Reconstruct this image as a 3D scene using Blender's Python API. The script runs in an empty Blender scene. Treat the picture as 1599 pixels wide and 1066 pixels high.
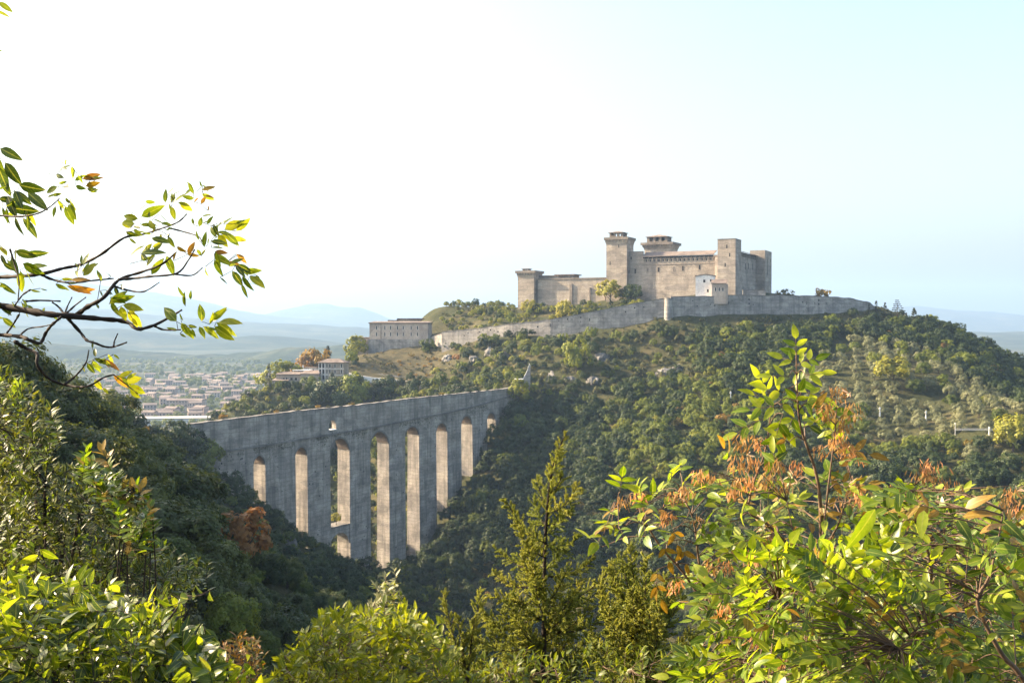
import bpy, bmesh, math, random
import numpy as np
from mathutils import Vector, Matrix

rng = np.random.default_rng(7)
random.seed(7)
scene = bpy.context.scene
COL = scene.collection

# ------------------------------------------------------------------ camera
F = 1599.0                      # focal length in photo pixels (36 mm lens on a 36 mm sensor)
CX, CY = 799.5, 533.0
PITCH = math.radians(1.0)       # looking a degree down
cam_data = bpy.data.cameras.new("camera")
cam_data.lens = 36.0
cam_data.sensor_width = 36.0
cam_data.clip_start = 0.05
cam_data.clip_end = 60000
cam = bpy.data.objects.new("camera", cam_data)
cam.rotation_euler = (math.radians(90) - PITCH, 0, 0)
COL.objects.link(cam)
scene.camera = cam

# ------------------------------------------------------------------ light
SUN_EL = math.radians(28.0)
SUN_H = Vector((-0.965, 0.262)).normalized()      # towards the sun, on the ground plan
world = bpy.data.worlds.new("World")
scene.world = world
world.use_nodes = True
wn = world.node_tree
bg = wn.nodes["Background"]
sky = wn.nodes.new("ShaderNodeTexSky")
sky.sky_type = 'NISHITA'
sky.sun_disc = False
sky.sun_elevation = SUN_EL
sky.sun_rotation = math.atan2(SUN_H.x, SUN_H.y)
sky.altitude = 400
sky.air_density = 1.22
sky.dust_density = 6.5
sky.ozone_density = 0.9
wn.links.new(sky.outputs[0], bg.inputs[0])
bg.inputs[1].default_value = 0.106

sun_data = bpy.data.lights.new("sun", 'SUN')
sun_data.energy = 5.0
sun_data.angle = math.radians(0.6)
sun_data.color = (1.0, 0.79, 0.54)
sun = bpy.data.objects.new("sun", sun_data)
sdir = Vector((SUN_H.x * math.cos(SUN_EL), SUN_H.y * math.cos(SUN_EL), math.sin(SUN_EL)))
sun.rotation_euler = (-sdir).to_track_quat('-Z', 'Y').to_euler()
sun.location = sdir * 400
COL.objects.link(sun)

scene.view_settings.view_transform = 'Standard'
scene.view_settings.look = 'None'
scene.view_settings.exposure = 2.0
scene.view_settings.gamma = 1.0
scene.view_settings.use_curve_mapping = False
cy = scene.cycles
cy.max_bounces = 7
cy.diffuse_bounces = 3
cy.glossy_bounces = 2
cy.transmission_bounces = 4
cy.transparent_max_bounces = 6
cy.volume_bounces = 0
cy.use_denoising = True
cy.sample_clamp_indirect = 6.0

# ------------------------------------------------------------------ helpers
CP, SP = math.cos(PITCH), math.sin(PITCH)
FWD = np.array([0, CP, -SP]); UP = np.array([0, SP, CP]); RT = np.array([1.0, 0, 0])

def ray(px, py):
    return RT * ((px - CX) / F) + FWD + UP * ((CY - py) / F)

def at(px, py, y):
    """surveyed point: direction read off the photograph, y metres ahead of the camera"""
    d = ray(px, py)
    return Vector(d * (y / d[1]))

def zat(py, y, px=799.5):
    return at(px, py, y).z

def proj(P):
    P = np.asarray(P, float)
    dep = P @ FWD
    return CX + F * (P @ RT) / dep, CY - F * (P @ UP) / dep, dep

def tag(o, label=None, cat=None, group=None, kind=None):
    if label: o['label'] = label
    if cat: o['category'] = cat
    if group: o['group'] = group
    if kind: o['kind'] = kind
    return o

def empty(name, loc=(0, 0, 0), rz=0.0):
    o = bpy.data.objects.new(name, None)
    o.empty_display_size = 0.2
    o.location = loc
    o.rotation_euler = (0, 0, rz)
    COL.objects.link(o)
    return o

def link(name, me, parent=None, loc=None):
    o = bpy.data.objects.new(name, me)
    COL.objects.link(o)
    if parent is not None: o.parent = parent
    if loc is not None: o.location = loc
    return o

def mesh_np(name, V, faces_n, idx, mat, smooth=False):
    """V (n,3); idx flat vertex indices, faces_n corners of every face (constant int)"""
    me = bpy.data.meshes.new(name)
    V = np.ascontiguousarray(V, dtype=np.float32)
    idx = np.ascontiguousarray(idx, dtype=np.int32).ravel()
    nf = len(idx) // faces_n
    me.vertices.add(len(V)); me.vertices.foreach_set("co", V.ravel())
    me.loops.add(len(idx)); me.loops.foreach_set("vertex_index", idx)
    me.polygons.add(nf)
    me.polygons.foreach_set("loop_start", np.arange(0, len(idx), faces_n, dtype=np.int32))
    if smooth:
        me.polygons.foreach_set("use_smooth", np.ones(nf, dtype=bool))
    me.update(calc_edges=True)
    me.validate()
    if mat is not None: me.materials.append(mat)
    return me

class MB:
    """collects simple solids into one mesh"""
    def __init__(self): self.v = []; self.f = []
    def add(self, vs, fs):
        o = len(self.v)
        self.v += [tuple(p) for p in vs]
        self.f += [tuple(i + o for i in f) for f in fs]
    def box(self, x0, x1, y0, y1, z0, z1):
        v = [(x0,y0,z0),(x1,y0,z0),(x1,y1,z0),(x0,y1,z0),(x0,y0,z1),(x1,y0,z1),(x1,y1,z1),(x0,y1,z1)]
        self.add(v, [(0,3,2,1),(4,5,6,7),(0,1,5,4),(1,2,6,5),(2,3,7,6),(3,0,4,7)])
    def frustum(self, x0, x1, y0, y1, z0, z1, g):
        v = [(x0,y0,z0),(x1,y0,z0),(x1,y1,z0),(x0,y1,z0),(x0-g,y0-g,z1),(x1+g,y0-g,z1),(x1+g,y1+g,z1),(x0-g,y1+g,z1)]
        self.add(v, [(0,3,2,1),(4,5,6,7),(0,1,5,4),(1,2,6,5),(2,3,7,6),(3,0,4,7)])
    def prism(self, front, back):
        n = len(front)
        self.add(list(front) + list(back), [tuple(range(n)), tuple(range(2*n-1, n-1, -1))] +
                 [((i+1) % n, i, n+i, n+(i+1) % n) for i in range(n)])
    def tube(self, pts, radii, n=6):
        pts = [Vector(p) for p in pts]
        rings = []
        prev = None
        for i, p in enumerate(pts):
            a = pts[max(i-1, 0)]; b = pts[min(i+1, len(pts)-1)]
            d = (b - a)
            d = d.normalized() if d.length > 1e-9 else Vector((0,0,1))
            ref = prev if prev is not None else (Vector((1,0,0)) if abs(d.x) < .8 else Vector((0,1,0)))
            s = (ref - d * ref.dot(d)).normalized(); prev = s
            t = d.cross(s)
            rings.append([p + (s*math.cos(2*math.pi*k/n) + t*math.sin(2*math.pi*k/n))*radii[i] for k in range(n)])
        vs = [q for r in rings for q in r]
        fs = []
        for i in range(len(pts)-1):
            for k in range(n):
                fs.append((i*n+k, i*n+(k+1)%n, (i+1)*n+(k+1)%n, (i+1)*n+k))
        fs.append(tuple(range(n-1,-1,-1))); fs.append(tuple((len(pts)-1)*n+k for k in range(n)))
        self.add(vs, fs)
    def build(self, name, mat, parent=None, smooth=False, loc=None):
        me = bpy.data.meshes.new(name)
        off = Vector(loc) if loc is not None else Vector((0,0,0))
        me.from_pydata([(x-off.x, y-off.y, z-off.z) for x,y,z in self.v], [], self.f)
        bm = bmesh.new(); bm.from_mesh(me)
        bmesh.ops.recalc_face_normals(bm, faces=bm.faces)
        bm.to_mesh(me); bm.free()
        if smooth:
            me.polygons.foreach_set("use_smooth", np.ones(len(me.polygons), dtype=bool))
        me.materials.append(mat)
        me.update()
        return link(name, me, parent)

# ------------------------------------------------------------------ materials
def new_mat(name):
    m = bpy.data.materials.new(name); m.use_nodes = True
    nt = m.node_tree
    return m, nt, nt.nodes["Principled BSDF"]

def node(nt, typ, **kw):
    n = nt.nodes.new(typ)
    for k, v in kw.items(): setattr(n, k, v)
    return n

def ramp(nt, fac, stops):
    r = node(nt, "ShaderNodeValToRGB")
    e = r.color_ramp.elements
    while len(e) < len(stops): e.new(0.5)
    for i, (p, c) in enumerate(stops):
        e[i].position = p; e[i].color = (*c, 1) if len(c) == 3 else c
    nt.links.new(fac, r.inputs[0])
    return r.outputs[0]

def noise(nt, vec, scale, detail=5, rough=.6):
    n = node(nt, "ShaderNodeTexNoise")
    n.inputs["Scale"].default_value = scale; n.inputs["Detail"].default_value = detail
    n.inputs["Roughness"].default_value = rough
    if vec is not None: nt.links.new(vec, n.inputs["Vector"])
    return n.outputs["Fac"]

def mapping(nt, vec, scale=(1,1,1), rot=(0,0,0)):
    m = node(nt, "ShaderNodeMapping")
    m.inputs["Scale"].default_value = scale; m.inputs["Rotation"].default_value = rot
    nt.links.new(vec, m.inputs["Vector"])
    return m.outputs[0]

def mixc(nt, fac, a, b, mode='MIX'):
    m = node(nt, "ShaderNodeMix", data_type='RGBA', blend_type=mode)
    for s, v in ((m.inputs[0], fac), (m.inputs[6], a), (m.inputs[7], b)):
        if isinstance(v, (int, float)): s.default_value = v
        elif isinstance(v, tuple): s.default_value = (*v, 1)
        else: nt.links.new(v, s)
    return m.outputs[2]

def stone(name, dark, mid, light, scale=1.0, streak=0.5, course=0.0, stain=(0.10,0.095,0.09)):
    """weathered masonry: blotches, run-off streaks, courses and relief"""
    m, nt, b = new_mat(name)
    pos = node(nt, "ShaderNodeNewGeometry").outputs["Position"]
    n1 = noise(nt, pos, 0.16*scale, 8, .68)
    c = ramp(nt, n1, [(.30, dark), (.5, mid), (.70, light)])
    st = noise(nt, mapping(nt, pos, (.55*scale, .55*scale, .035*scale)), 1.0, 6, .65)
    stm = ramp(nt, st, [(.46, (0,0,0)), (.72, (1,1,1))])
    k = node(nt, "ShaderNodeMath", operation='MULTIPLY'); nt.links.new(stm, k.inputs[0]); k.inputs[1].default_value = streak
    c = mixc(nt, k.outputs[0], c, stain)
    n3 = noise(nt, pos, 1.5*scale, 6, .8)
    c = mixc(nt, .55, c, ramp(nt, n3, [(.3, (.55,.55,.55)), (.7, (1.3,1.28,1.24))]), 'MULTIPLY')
    vo = node(nt, "ShaderNodeTexVoronoi"); vo.inputs["Scale"].default_value = .20*scale      # lifts and repaired patches
    nt.links.new(mapping(nt, pos, (.8,.8,1.5)), vo.inputs["Vector"])
    sepv = node(nt, "ShaderNodeSeparateColor"); nt.links.new(vo.outputs["Color"], sepv.inputs[0])
    c = mixc(nt, .75, c, ramp(nt, sepv.outputs[0], [(0, (.74,.74,.76)), (1, (1.22,1.19,1.14))]), 'MULTIPLY')
    hgt = noise(nt, mapping(nt, pos, (1,1,2.2)), 1.1*scale, 6, .75)
    if course > 0:
        sep = node(nt, "ShaderNodeSeparateXYZ"); nt.links.new(pos, sep.inputs[0])
        wob = noise(nt, pos, .25, 3)
        a = node(nt, "ShaderNodeMath", operation='MULTIPLY_ADD'); nt.links.new(sep.outputs[2], a.inputs[0]); a.inputs[1].default_value = course
        nt.links.new(wob, a.inputs[2])
        fr = node(nt, "ShaderNodeMath", operation='FRACT'); nt.links.new(a.outputs[0], fr.inputs[0])
        line = ramp(nt, fr.outputs[0], [(.0, (1,1,1)), (.12, (0,0,0)), (.9, (0,0,0)), (1., (1,1,1))])
        k2 = node(nt, "ShaderNodeMath", operation='MULTIPLY'); nt.links.new(line, k2.inputs[0])
        nt.links.new(ramp(nt, n3, [(.35,(.08,.08,.08)),(.65,(.9,.9,.9))]), k2.inputs[1])
        c = mixc(nt, k2.outputs[0], c, tuple(x*.6 for x in dark))
    nt.links.new(c, b.inputs["Base Color"])
    b.inputs["Roughness"].default_value = .95
    b.inputs["Specular IOR Level"].default_value = .15
    bp = node(nt, "ShaderNodeBump"); bp.inputs["Strength"].default_value = .7; bp.inputs["Distance"].default_value = .5
    nt.links.new(hgt, bp.inputs["Height"]); nt.links.new(bp.outputs[0], b.inputs["Normal"])
    return m

def plain(name, col, rough=.8, var=.25, scale=1.2, spec=.3):
    m, nt, b = new_mat(name)
    pos = node(nt, "ShaderNodeTexCoord").outputs["Object"]
    n1 = noise(nt, pos, scale, 6, .65)
    c = ramp(nt, n1, [(.3, tuple(x*(1-var) for x in col)), (.7, tuple(min(1, x*(1+var)) for x in col))])
    nt.links.new(c, b.inputs["Base Color"])
    b.inputs["Roughness"].default_value = rough
    b.inputs["Specular IOR Level"].default_value = spec
    return m

def foliage(name, a, bcol, trans=.4, tcol=None, rough=.55, spec=.25, obj_var=.35, scale=.6, autumn=None, spots=None, rib=None):
    """leaves: reflect and let light through; a..bcol is the range of leaf colour"""
    m, nt, b = new_mat(name)
    info = node(nt, "ShaderNodeObjectInfo").outputs["Random"]
    pos = node(nt, "ShaderNodeNewGeometry").outputs["Position"]
    n1 = noise(nt, pos, scale, 4, .7)
    c = ramp(nt, n1, [(.28, a), (.72, bcol)])
    hsv = node(nt, "ShaderNodeHueSaturation")
    mr = node(nt, "ShaderNodeMapRange"); nt.links.new(info, mr.inputs[0])
    mr.inputs[3].default_value = 1-obj_var; mr.inputs[4].default_value = 1+obj_var
    mh = node(nt, "ShaderNodeMapRange"); nt.links.new(info, mh.inputs[0])
    mh.inputs[3].default_value = .515; mh.inputs[4].default_value = .482
    nt.links.new(c, hsv.inputs["Color"]); nt.links.new(mr.outputs[0], hsv.inputs["Value"]); nt.links.new(mh.outputs[0], hsv.inputs["Hue"])
    c = hsv.outputs[0]
    if autumn:
        n2 = noise(nt, pos, scale*.5, 3, .6)
        c = mixc(nt, ramp(nt, n2, [(.55,(0,0,0)),(.68,(1,1,1))]), c, autumn)
    if spots:
        n3 = noise(nt, pos, 55, 3, .6)
        c = mixc(nt, ramp(nt, n3, [(.60,(0,0,0)),(.70,(.75,.75,.75))]), c, spots)
    if rib:                                              # midrib, side veins and a worn edge
        ra_ = node(nt, "ShaderNodeAttribute", attribute_name="rib").outputs["Fac"]
        al_ = node(nt, "ShaderNodeAttribute", attribute_name="along").outputs["Fac"]
        mad = node(nt, "ShaderNodeMath", operation='MULTIPLY_ADD'); nt.links.new(ra_, mad.inputs[0]); mad.inputs[1].default_value = -.22; nt.links.new(al_, mad.inputs[2])
        m8 = node(nt, "ShaderNodeMath", operation='MULTIPLY'); nt.links.new(mad.outputs[0], m8.inputs[0]); m8.inputs[1].default_value = 8.0
        fr = node(nt, "ShaderNodeMath", operation='FRACT'); nt.links.new(m8.outputs[0], fr.inputs[0])
        c = mixc(nt, ramp(nt, fr.outputs[0], [(0,(.22,.22,.22)),(.16,(0,0,0)),(.86,(0,0,0)),(1,(.22,.22,.22))]), c, rib)
        c = mixc(nt, ramp(nt, ra_, [(.03,(.85,.85,.85)),(.14,(0,0,0))]), c, rib)
        n5 = noise(nt, pos, 38, 4, .75)
        c = mixc(nt, .6, c, ramp(nt, n5, [(.32, (.62,.66,.55)), (.5, (1,1,1)), (.7, (1.28,1.2,1.0))]), 'MULTIPLY')
    nt.links.new(c, b.inputs["Base Color"])
    b.inputs["Roughness"].default_value = rough
    b.inputs["Specular IOR Level"].default_value = spec
    tr = node(nt, "ShaderNodeBsdfTranslucent")
    if tcol:
        tc = mixc(nt, 1.0, c, tcol, 'MULTIPLY')
    else: tc = c
    nt.links.new(tc, tr.inputs["Color"])
    mx = node(nt, "ShaderNodeMixShader"); mx.inputs[0].default_value = trans
    nt.links.new(b.outputs[0], mx.inputs[1]); nt.links.new(tr.outputs[0], mx.inputs[2])
    nt.links.new(mx.outputs[0], nt.nodes["Material Output"].inputs[0])
    return m

M = {}
M['bridge'] = stone("bridge_stone", (.20,.18,.158), (.34,.308,.27), (.47,.43,.38), 1.0, .8, .55)
M['course'] = stone("course_stone", (.12,.112,.105), (.19,.178,.165), (.27,.255,.235), 1.0, .5)  # darker than the bridge stone: stands in for relief shading missing on the string course
M['castle'] = stone("castle_stone", (.25,.215,.18), (.35,.305,.255), (.45,.395,.335), .8, .45, .33, (.22,.19,.17))
M['castle_top'] = stone("castle_parapet_stone", (.17,.145,.12), (.22,.19,.16), (.29,.25,.215), .6, .3)
M['rampart'] = stone("rampart_stone", (.21,.195,.18), (.335,.315,.29), (.45,.43,.395), 1.1, .55, .4)
M['plaster'] = stone("ochre_plaster", (.36,.305,.255), (.45,.385,.325), (.52,.455,.39), .5, .22)
M['white'] = stone("white_plaster", (.62,.62,.61), (.72,.72,.71), (.80,.80,.79), .5, .15, 0, (.45,.44,.43))
M['roof'] = stone("tile_roof", (.13,.105,.09), (.19,.155,.135), (.26,.215,.19), 1.5, .2)
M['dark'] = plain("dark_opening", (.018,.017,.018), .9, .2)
M['timber'] = plain("dark_timber", (.055,.042,.034), .85, .3)
M['road'] = plain("pale_road", (.40,.38,.35), .95, .15, .3)
M['whitestone'] = plain("white_stone", (.74,.73,.70), .8, .08)
M['bark'] = stone("bark", (.035,.028,.022), (.07,.055,.045), (.12,.10,.085), 12, .3)
M['twig'] = plain("dark_twig", (.030,.022,.018), .85, .3, 30)
M['stem'] = plain("brown_stem", (.13,.085,.055), .8, .35, 30)
M['rock'] = stone("grey_rock", (.10,.098,.092), (.19,.183,.172), (.30,.29,.275), 1.2, .5)
# ------------------------------------------------------------------ terrain heights
B0 = np.array([-125.0, 400.0]); BU = np.array([129.0, 200.0]); BL = np.linalg.norm(BU); BU /= BL
BN = np.array([BU[1], -BU[0]])          # towards the camera side of the bridge
def W(px, py, y):                        # ground point seen at a pixel
    p = at(px, py, y); return (p.x, p.y, p.z)
def bs(t, s, z):                         # point at t along, s in front of the bridge
    q = B0 + BU*t + BN*s; return (q[0], q[1], z)

CTRL = [
 # ground under the bridge
 bs(-30,0,-36), bs(0,0,-55), bs(30,0,-78), bs(60,0,-101), bs(85,0,-118), bs(105,0,-127), bs(120,0,-127), bs(138,0,-122),
 bs(155,0,-108), bs(180,0,-92), bs(205,0,-70), bs(222,0,-54), bs(236,0,-42), bs(246,0,-36),
 # stream bed, downstream then upstream
 bs(118,-90,-132), bs(118,-200,-136), bs(118,-330,-138), bs(118,90,-123), bs(120,200,-118), bs(125,320,-112), bs(130,440,-104),bs(140,600,-90),
 # camera side of the gorge
 (0,0,-1.75), (0,4,-2.7), (0,8,-5.2), (0,14,-10), (0,30,-20), (0,60,-36), (0,120,-64), (0,200,-98), (0,280,-108),
 (-6,6,-2.6), (-10,12,-4.5), (-20,20,-6.5), (8,6,-4.6), (25,20,-19), (60,60,-48), (120,100,-78), (60,20,-35), (130,30,-62), (-60,-30,12),
 (0,-30,12), (60,-30,-12), (200,-30,-60), (-120,30,8), (-40,50,-8), (-50,100,-11),
 W(0,652,130), W(70,662,160), W(140,676,200), W(200,712,212), W(260,750,220), W(300,795,225), W(350,858,228), W(400,912,230), W(470,972,232), W(540,1010,238), W(600,1035,260),
 W(150,775,120), W(250,830,150), W(330,925,160), W(420,1015,180), W(500,1055,205), W(300,900,125), W(420,1060,160), W(560,1080,225), W(200,900,95), W(100,900,70),
 (-100,300,-55), (-60,310,-86), (-25,320,-105), (-130,360,-55), (-90,380,-82),
 (-110,180,-14), (-160,260,-24), (-215,330,-30), (-240,420,-45), (-190,400,-46), (-150,420,-58),
 (-200,130,-2), (-300,200,-12), (-330,330,-25), (-330,450,-45), (-280,480,-75), (-420,420,-30), (-400,560,-90), (-520,600,-80),(-330,620,-136),
 bs(20,-60,-70), bs(0,-130,-75), bs(60,-60,-115), bs(50,-150,-128),
 # castle hill: left nose, behind the bridge
 bs(165,-60,-106), bs(170,-130,-116), bs(215,-60,-72), bs(225,-130,-92),
 W(330,660,660), W(420,612,680), W(520,596,700), W(560,590,705), W(640,597,690), W(715,604,680), W(600,575,725), W(680,580,715),
 W(560,556,760), W(640,548,762), W(700,545,742), W(760,530,722), W(700,600,672), W(620,640,655), W(500,650,655), W(420,650,655), W(760,600,660),
 (-190,760,-128), (-260,700,-136), (-120,850,-100), (-200,900,-125), (-60,900,-60), (60,960,-30), (-350,900,-130), (0,1050,-100),(200,1050,-90), (400,1000,-105), (600,900,-110),
 # rampart foot and cliffs
 W(820,548,684), W(860,527,704), W(900,540,676), W(960,510,695), W(1000,505,692), W(1043,494,688), W(1100,494,689), W(1200,492,698), W(1300,488,710), W(1365,484,722),
 W(860,600,632), W(950,600,625), W(1050,600,612), W(1000,560,652), W(1040,560,648),W(900,570,650),
 W(820,625,604), W(860,650,596), W(850,720,548), W(800,760,535), W(950,700,545), W(760,850,492), W(900,820,470), W(850,900,455),
 W(1050,680,535), W(1150,620,570), W(1150,550,630), W(1250,540,640), W(1200,700,505), W(1100,800,455), W(1200,850,420),
 W(1350,560,615), W(1350,620,552), W(1350,690,500), W(1450,580,580), W(1450,640,530), W(1450,700,480), W(1540,640,505), W(1599,640,490), W(1560,690,465), W(1599,760,430), W(1450,790,425), W(1350,800,430),
 W(1420,505,705), W(1480,545,655), W(1530,583,620), W(1599,622,585), W(1680,665,545), W(1750,720,500),
 (290,780,0), (350,740,-25), (390,660,-60), (420,560,-70), (330,860,-50),
 # plateau round the fortress
 W(1100,466,712), W(1050,466,760), W(1000,468,770), W(950,470,775), W(880,474,795), W(820,482,806), W(1200,463,740), W(1240,465,790), W(1150,465,722), (120,830,18), (60,850,16), (20,850,10), (180,840,14),
 W(760,497,772), W(720,505,780), W(660,500,830),
 (260,750,14),
]
CTRL = np.array(CTRL)
def tps_fit(P, lam):
    n = len(P); S = 100.0
    X = P[:, :2]/S
    d2 = ((X[:,None,:]-X[None,:,:])**2).sum(-1)
    K = np.where(d2 > 0, .5*d2*np.log(np.maximum(d2,1e-12)), 0) + np.eye(n)*lam
    Q = np.hstack([np.ones((n,1)), X])
    A = np.block([[K, Q],[Q.T, np.zeros((3,3))]])
    w = np.linalg.solve(A, np.concatenate([P[:,2], np.zeros(3)]))
    return X, w
TX, TW = tps_fit(CTRL, 0.004)
PLAIN = -128.0
def _tps(x, y):
    q = np.stack([x, y], -1)/100.0
    out = np.empty(len(q))
    for i in range(0, len(q), 20000):
        c = q[i:i+20000]
        d2 = ((c[:,None,:]-TX[None])**2).sum(-1)
        out[i:i+20000] = (.5*d2*np.log(np.maximum(d2,1e-12))) @ TW[:-3] + TW[-3] + c @ TW[-2:]
    return out
def fnoise(x, y, s, seed=0, octs=4):
    v = np.zeros_like(x); a = 1.0
    r = np.random.default_rng(100+seed)
    for k in range(octs):
        for j in range(3):
            th, ph, f = r.uniform(0, 6.283), r.uniform(0, 6.283), s*2**k*r.uniform(.75, 1.3)
            v += a*np.sin((x*math.cos(th)+y*math.sin(th))*f*6.283+ph)/3
        a *= .5
    return v
def sstep(a, b, v):
    t = np.clip((v-a)/(b-a), 0, 1); return t*t*(3-2*t)
def height(x, y):
    x = np.atleast_1d(np.asarray(x, float)).ravel(); y = np.atleast_1d(np.asarray(y, float)).ravel()
    cxs = np.clip(x, -560, 620); cys = np.clip(y, -80, 1080)
    near = _tps(cxs, cys)
    far = PLAIN + 4*fnoise(x, y, 1/1400., 5)
    out = np.maximum(np.abs(x-30)-480, 0)**2 + np.maximum(np.maximum(y-960, -30-y), 0)**2
    back = (y < 0) & (x < 200)
    k = sstep(0, 330, np.sqrt(out))
    k = np.where(y < 30, k*sstep(-100, 500, x+0*y)*1.0, k)      # the hill the camera stands on goes on behind it
    r = np.hypot(x, y)
    amp = sstep(25, 90, r)
    h = near*(1-k) + far*k + amp*(1-k)*(1.1*fnoise(x, y, 1/55., 1) + .5*fnoise(x, y, 1/17., 2))
    return h
def hz(x, y): return float(height([x],[y])[0])

def axis(lo, hi, step, far, grow=1.28):
    a = list(np.arange(lo, hi+.1, step))
    s = step
    while a[-1] < far: s *= grow; a.append(a[-1]+s)
    s = step
    while a[0] > -far: s *= grow; a.insert(0, a[0]-s)
    return np.array(a)
gx = axis(-330, 420, 4.0, 15500); gy = axis(-24, 960, 4.0, 15500)
GX, GY = np.meshgrid(gx, gy)
GZ = height(GX, GY).reshape(GX.shape)
V = np.stack([GX, GY, GZ], -1).reshape(-1, 3)
nx, ny = len(gx), len(gy)
ii = (np.arange(ny-1)[:,None]*nx + np.arange(nx-1)[None]).ravel()
m, nt, b = new_mat("ground_soil_and_grass")
pos = node(nt, "ShaderNodeNewGeometry").outputs["Position"]
nrm = node(nt, "ShaderNodeNewGeometry").outputs["Normal"]
sep = node(nt, "ShaderNodeSeparateXYZ"); nt.links.new(nrm, sep.inputs[0])
g = ramp(nt, noise(nt, pos, .06, 8, .7), [(.3, (.030,.040,.016)), (.5, (.055,.058,.026)), (.7, (.10,.085,.045))])
fine = ramp(nt, noise(nt, pos, .9, 6, .8), [(.3, (.5,.5,.5)), (.7, (1.35,1.3,1.2))])
g = mixc(nt, .8, g, fine, 'MULTIPLY')
rk = ramp(nt, noise(nt, mapping(nt, pos, (1,1,.35)), .35, 8, .8), [(.35, (.12,.115,.11)), (.55, (.28,.27,.255)), (.7, (.42,.41,.39))])
dv = node(nt, "ShaderNodeVectorMath", operation='DISTANCE'); nt.links.new(mapping(nt, pos, (1,1,0)), dv.inputs[0]); dv.inputs[1].default_value = (-85,735,0)
dn = node(nt, "ShaderNodeMath", operation='MULTIPLY_ADD'); nt.links.new(noise(nt, pos, .05, 5), dn.inputs[0]); dn.inputs[1].default_value = 40; nt.links.new(dv.outputs["Value"], dn.inputs[2])
md_ = node(nt, "ShaderNodeMapRange"); nt.links.new(dn.outputs[0], md_.inputs[0]); md_.inputs[1].default_value = 95; md_.inputs[2].default_value = 60
dry = mixc(nt, .8, ramp(nt, noise(nt, mapping(nt, pos, (.3,.3,1.4)), .5, 6, .7), [(.35, (.048,.048,.026)), (.6, (.105,.090,.050))]), fine, 'MULTIPLY')
g = mixc(nt, md_.outputs[0], g, dry)
sl = ramp(nt, sep.outputs[2], [(.44, (1,1,1)), (.58, (0,0,0))])
g = mixc(nt, sl, g, rk)
# patchwork of fields and woods on the far plain
vor = node(nt, "ShaderNodeTexVoronoi"); vor.inputs["Scale"].default_value = .006
nt.links.new(mapping(nt, pos, (1,1,0)), vor.inputs["Vector"])
fld = ramp(nt, noise(nt, vor.outputs["Position"], 9.0, 2), [(.35, (.022,.034,.018)), (.5, (.036,.048,.026)), (.62, (.085,.08,.05)), (.7,(.03,.042,.02))])
ln = node(nt, "ShaderNodeVectorMath", operation='LENGTH'); nt.links.new(pos, ln.inputs[0])
fm = node(nt, "ShaderNodeMapRange"); nt.links.new(ln.outputs["Value"], fm.inputs[0]); fm.inputs[1].default_value = 900; fm.inputs[2].default_value = 1300
g = mixc(nt, fm.outputs[0], g, fld)
nt.links.new(g, b.inputs["Base Color"]); b.inputs["Roughness"].default_value = 1; b.inputs["Specular IOR Level"].default_value = .1
bp = node(nt, "ShaderNodeBump"); bp.inputs["Strength"].default_value = .8; bp.inputs["Distance"].default_value = 1.0
nt.links.new(noise(nt, pos, .6, 8, .75), bp.inputs["Height"]); nt.links.new(bp.outputs[0], b.inputs["Normal"])
M['ground'] = m
tag(link("ground", mesh_np("ground", V, 4, np.stack([ii, ii+1, ii+nx+1, ii+nx], -1), m, True)), kind='structure')

# ------------------------------------------------------------------ far hills and mountains
def wooded(name, a, bc, c, s):
    m, nt, b = new_mat(name)
    pos = node(nt, "ShaderNodeNewGeometry").outputs["Position"]
    col = ramp(nt, noise(nt, pos, s, 8, .7), [(.35, a), (.52, bc), (.68, c)])
    nt.links.new(col, b.inputs["Base Color"]); b.inputs["Roughness"].default_value = 1; b.inputs["Specular IOR Level"].default_value = 0
    bp = node(nt, "ShaderNodeBump"); bp.inputs["Distance"].default_value = 12; bp.inputs["Strength"].default_value = 1
    nt.links.new(noise(nt, pos, s*6, 6, .7), bp.inputs["Height"]); nt.links.new(bp.outputs[0], b.inputs["Normal"])
    return m
mw = wooded("far_woods", (.022,.032,.020), (.038,.050,.030), (.085,.085,.05), .003)
def mountain(name, y, sky_pts, depth, seed, mat, fade=350):
    sp = np.array(sky_pts, float)
    nxm, nym = 170, 46
    px = np.linspace(sp[0,0], sp[-1,0], nxm)
    py = np.interp(px, sp[:,0], sp[:,1])
    ker = np.array([1,2,3,2,1.])/9
    py = np.convolve(np.pad(py, 2, mode='edge'), ker, 'valid')
    top = np.array([at(a, c, y).z for a, c in zip(px, py)])
    top += (abs(top).mean()*.03+2)*fnoise(px, px*0, 1/60., seed, 4)
    xs = np.array([at(a, 500, y).x for a in px])
    v = np.linspace(-1, 1, nym)
    X = xs[None]*(1 + 0*v[:,None])
    Y = y + v[:,None]*depth + X*0 + .12*depth*fnoise(X/depth, X*0, 1.1, seed+1, 2)
    prof = np.where(v < 0, (1-np.abs(v)**1.25), (1-np.abs(v)**2))[:,None]
    end = np.minimum(1, np.minimum(np.arange(nxm), np.arange(nxm)[::-1])/10.)[None]
    rough = 1 + (.16*fnoise(X, Y, 2.2/depth, seed+2, 4))*(1-prof)*np.sign(prof)
    Z = PLAIN - 12 + (top[None]-PLAIN+12)*prof*rough*end
    V = np.stack([X, Y, Z], -1).reshape(-1,3)
    ii = (np.arange(nym-1)[:,None]*nxm + np.arange(nxm-1)[None]).ravel()
    return tag(link(name, mesh_np(name, V, 4, np.stack([ii, ii+1, ii+nxm+1, ii+nxm], -1), mat, True)), kind='structure')
mountain("mountain", 12500, [(-330,470),(-200,430),(0,424),(60,428),(130,441),(200,452),(280,462),(340,478),(420,492),(500,500),(600,515),(700,530)], 3000, 11, mw)
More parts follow.
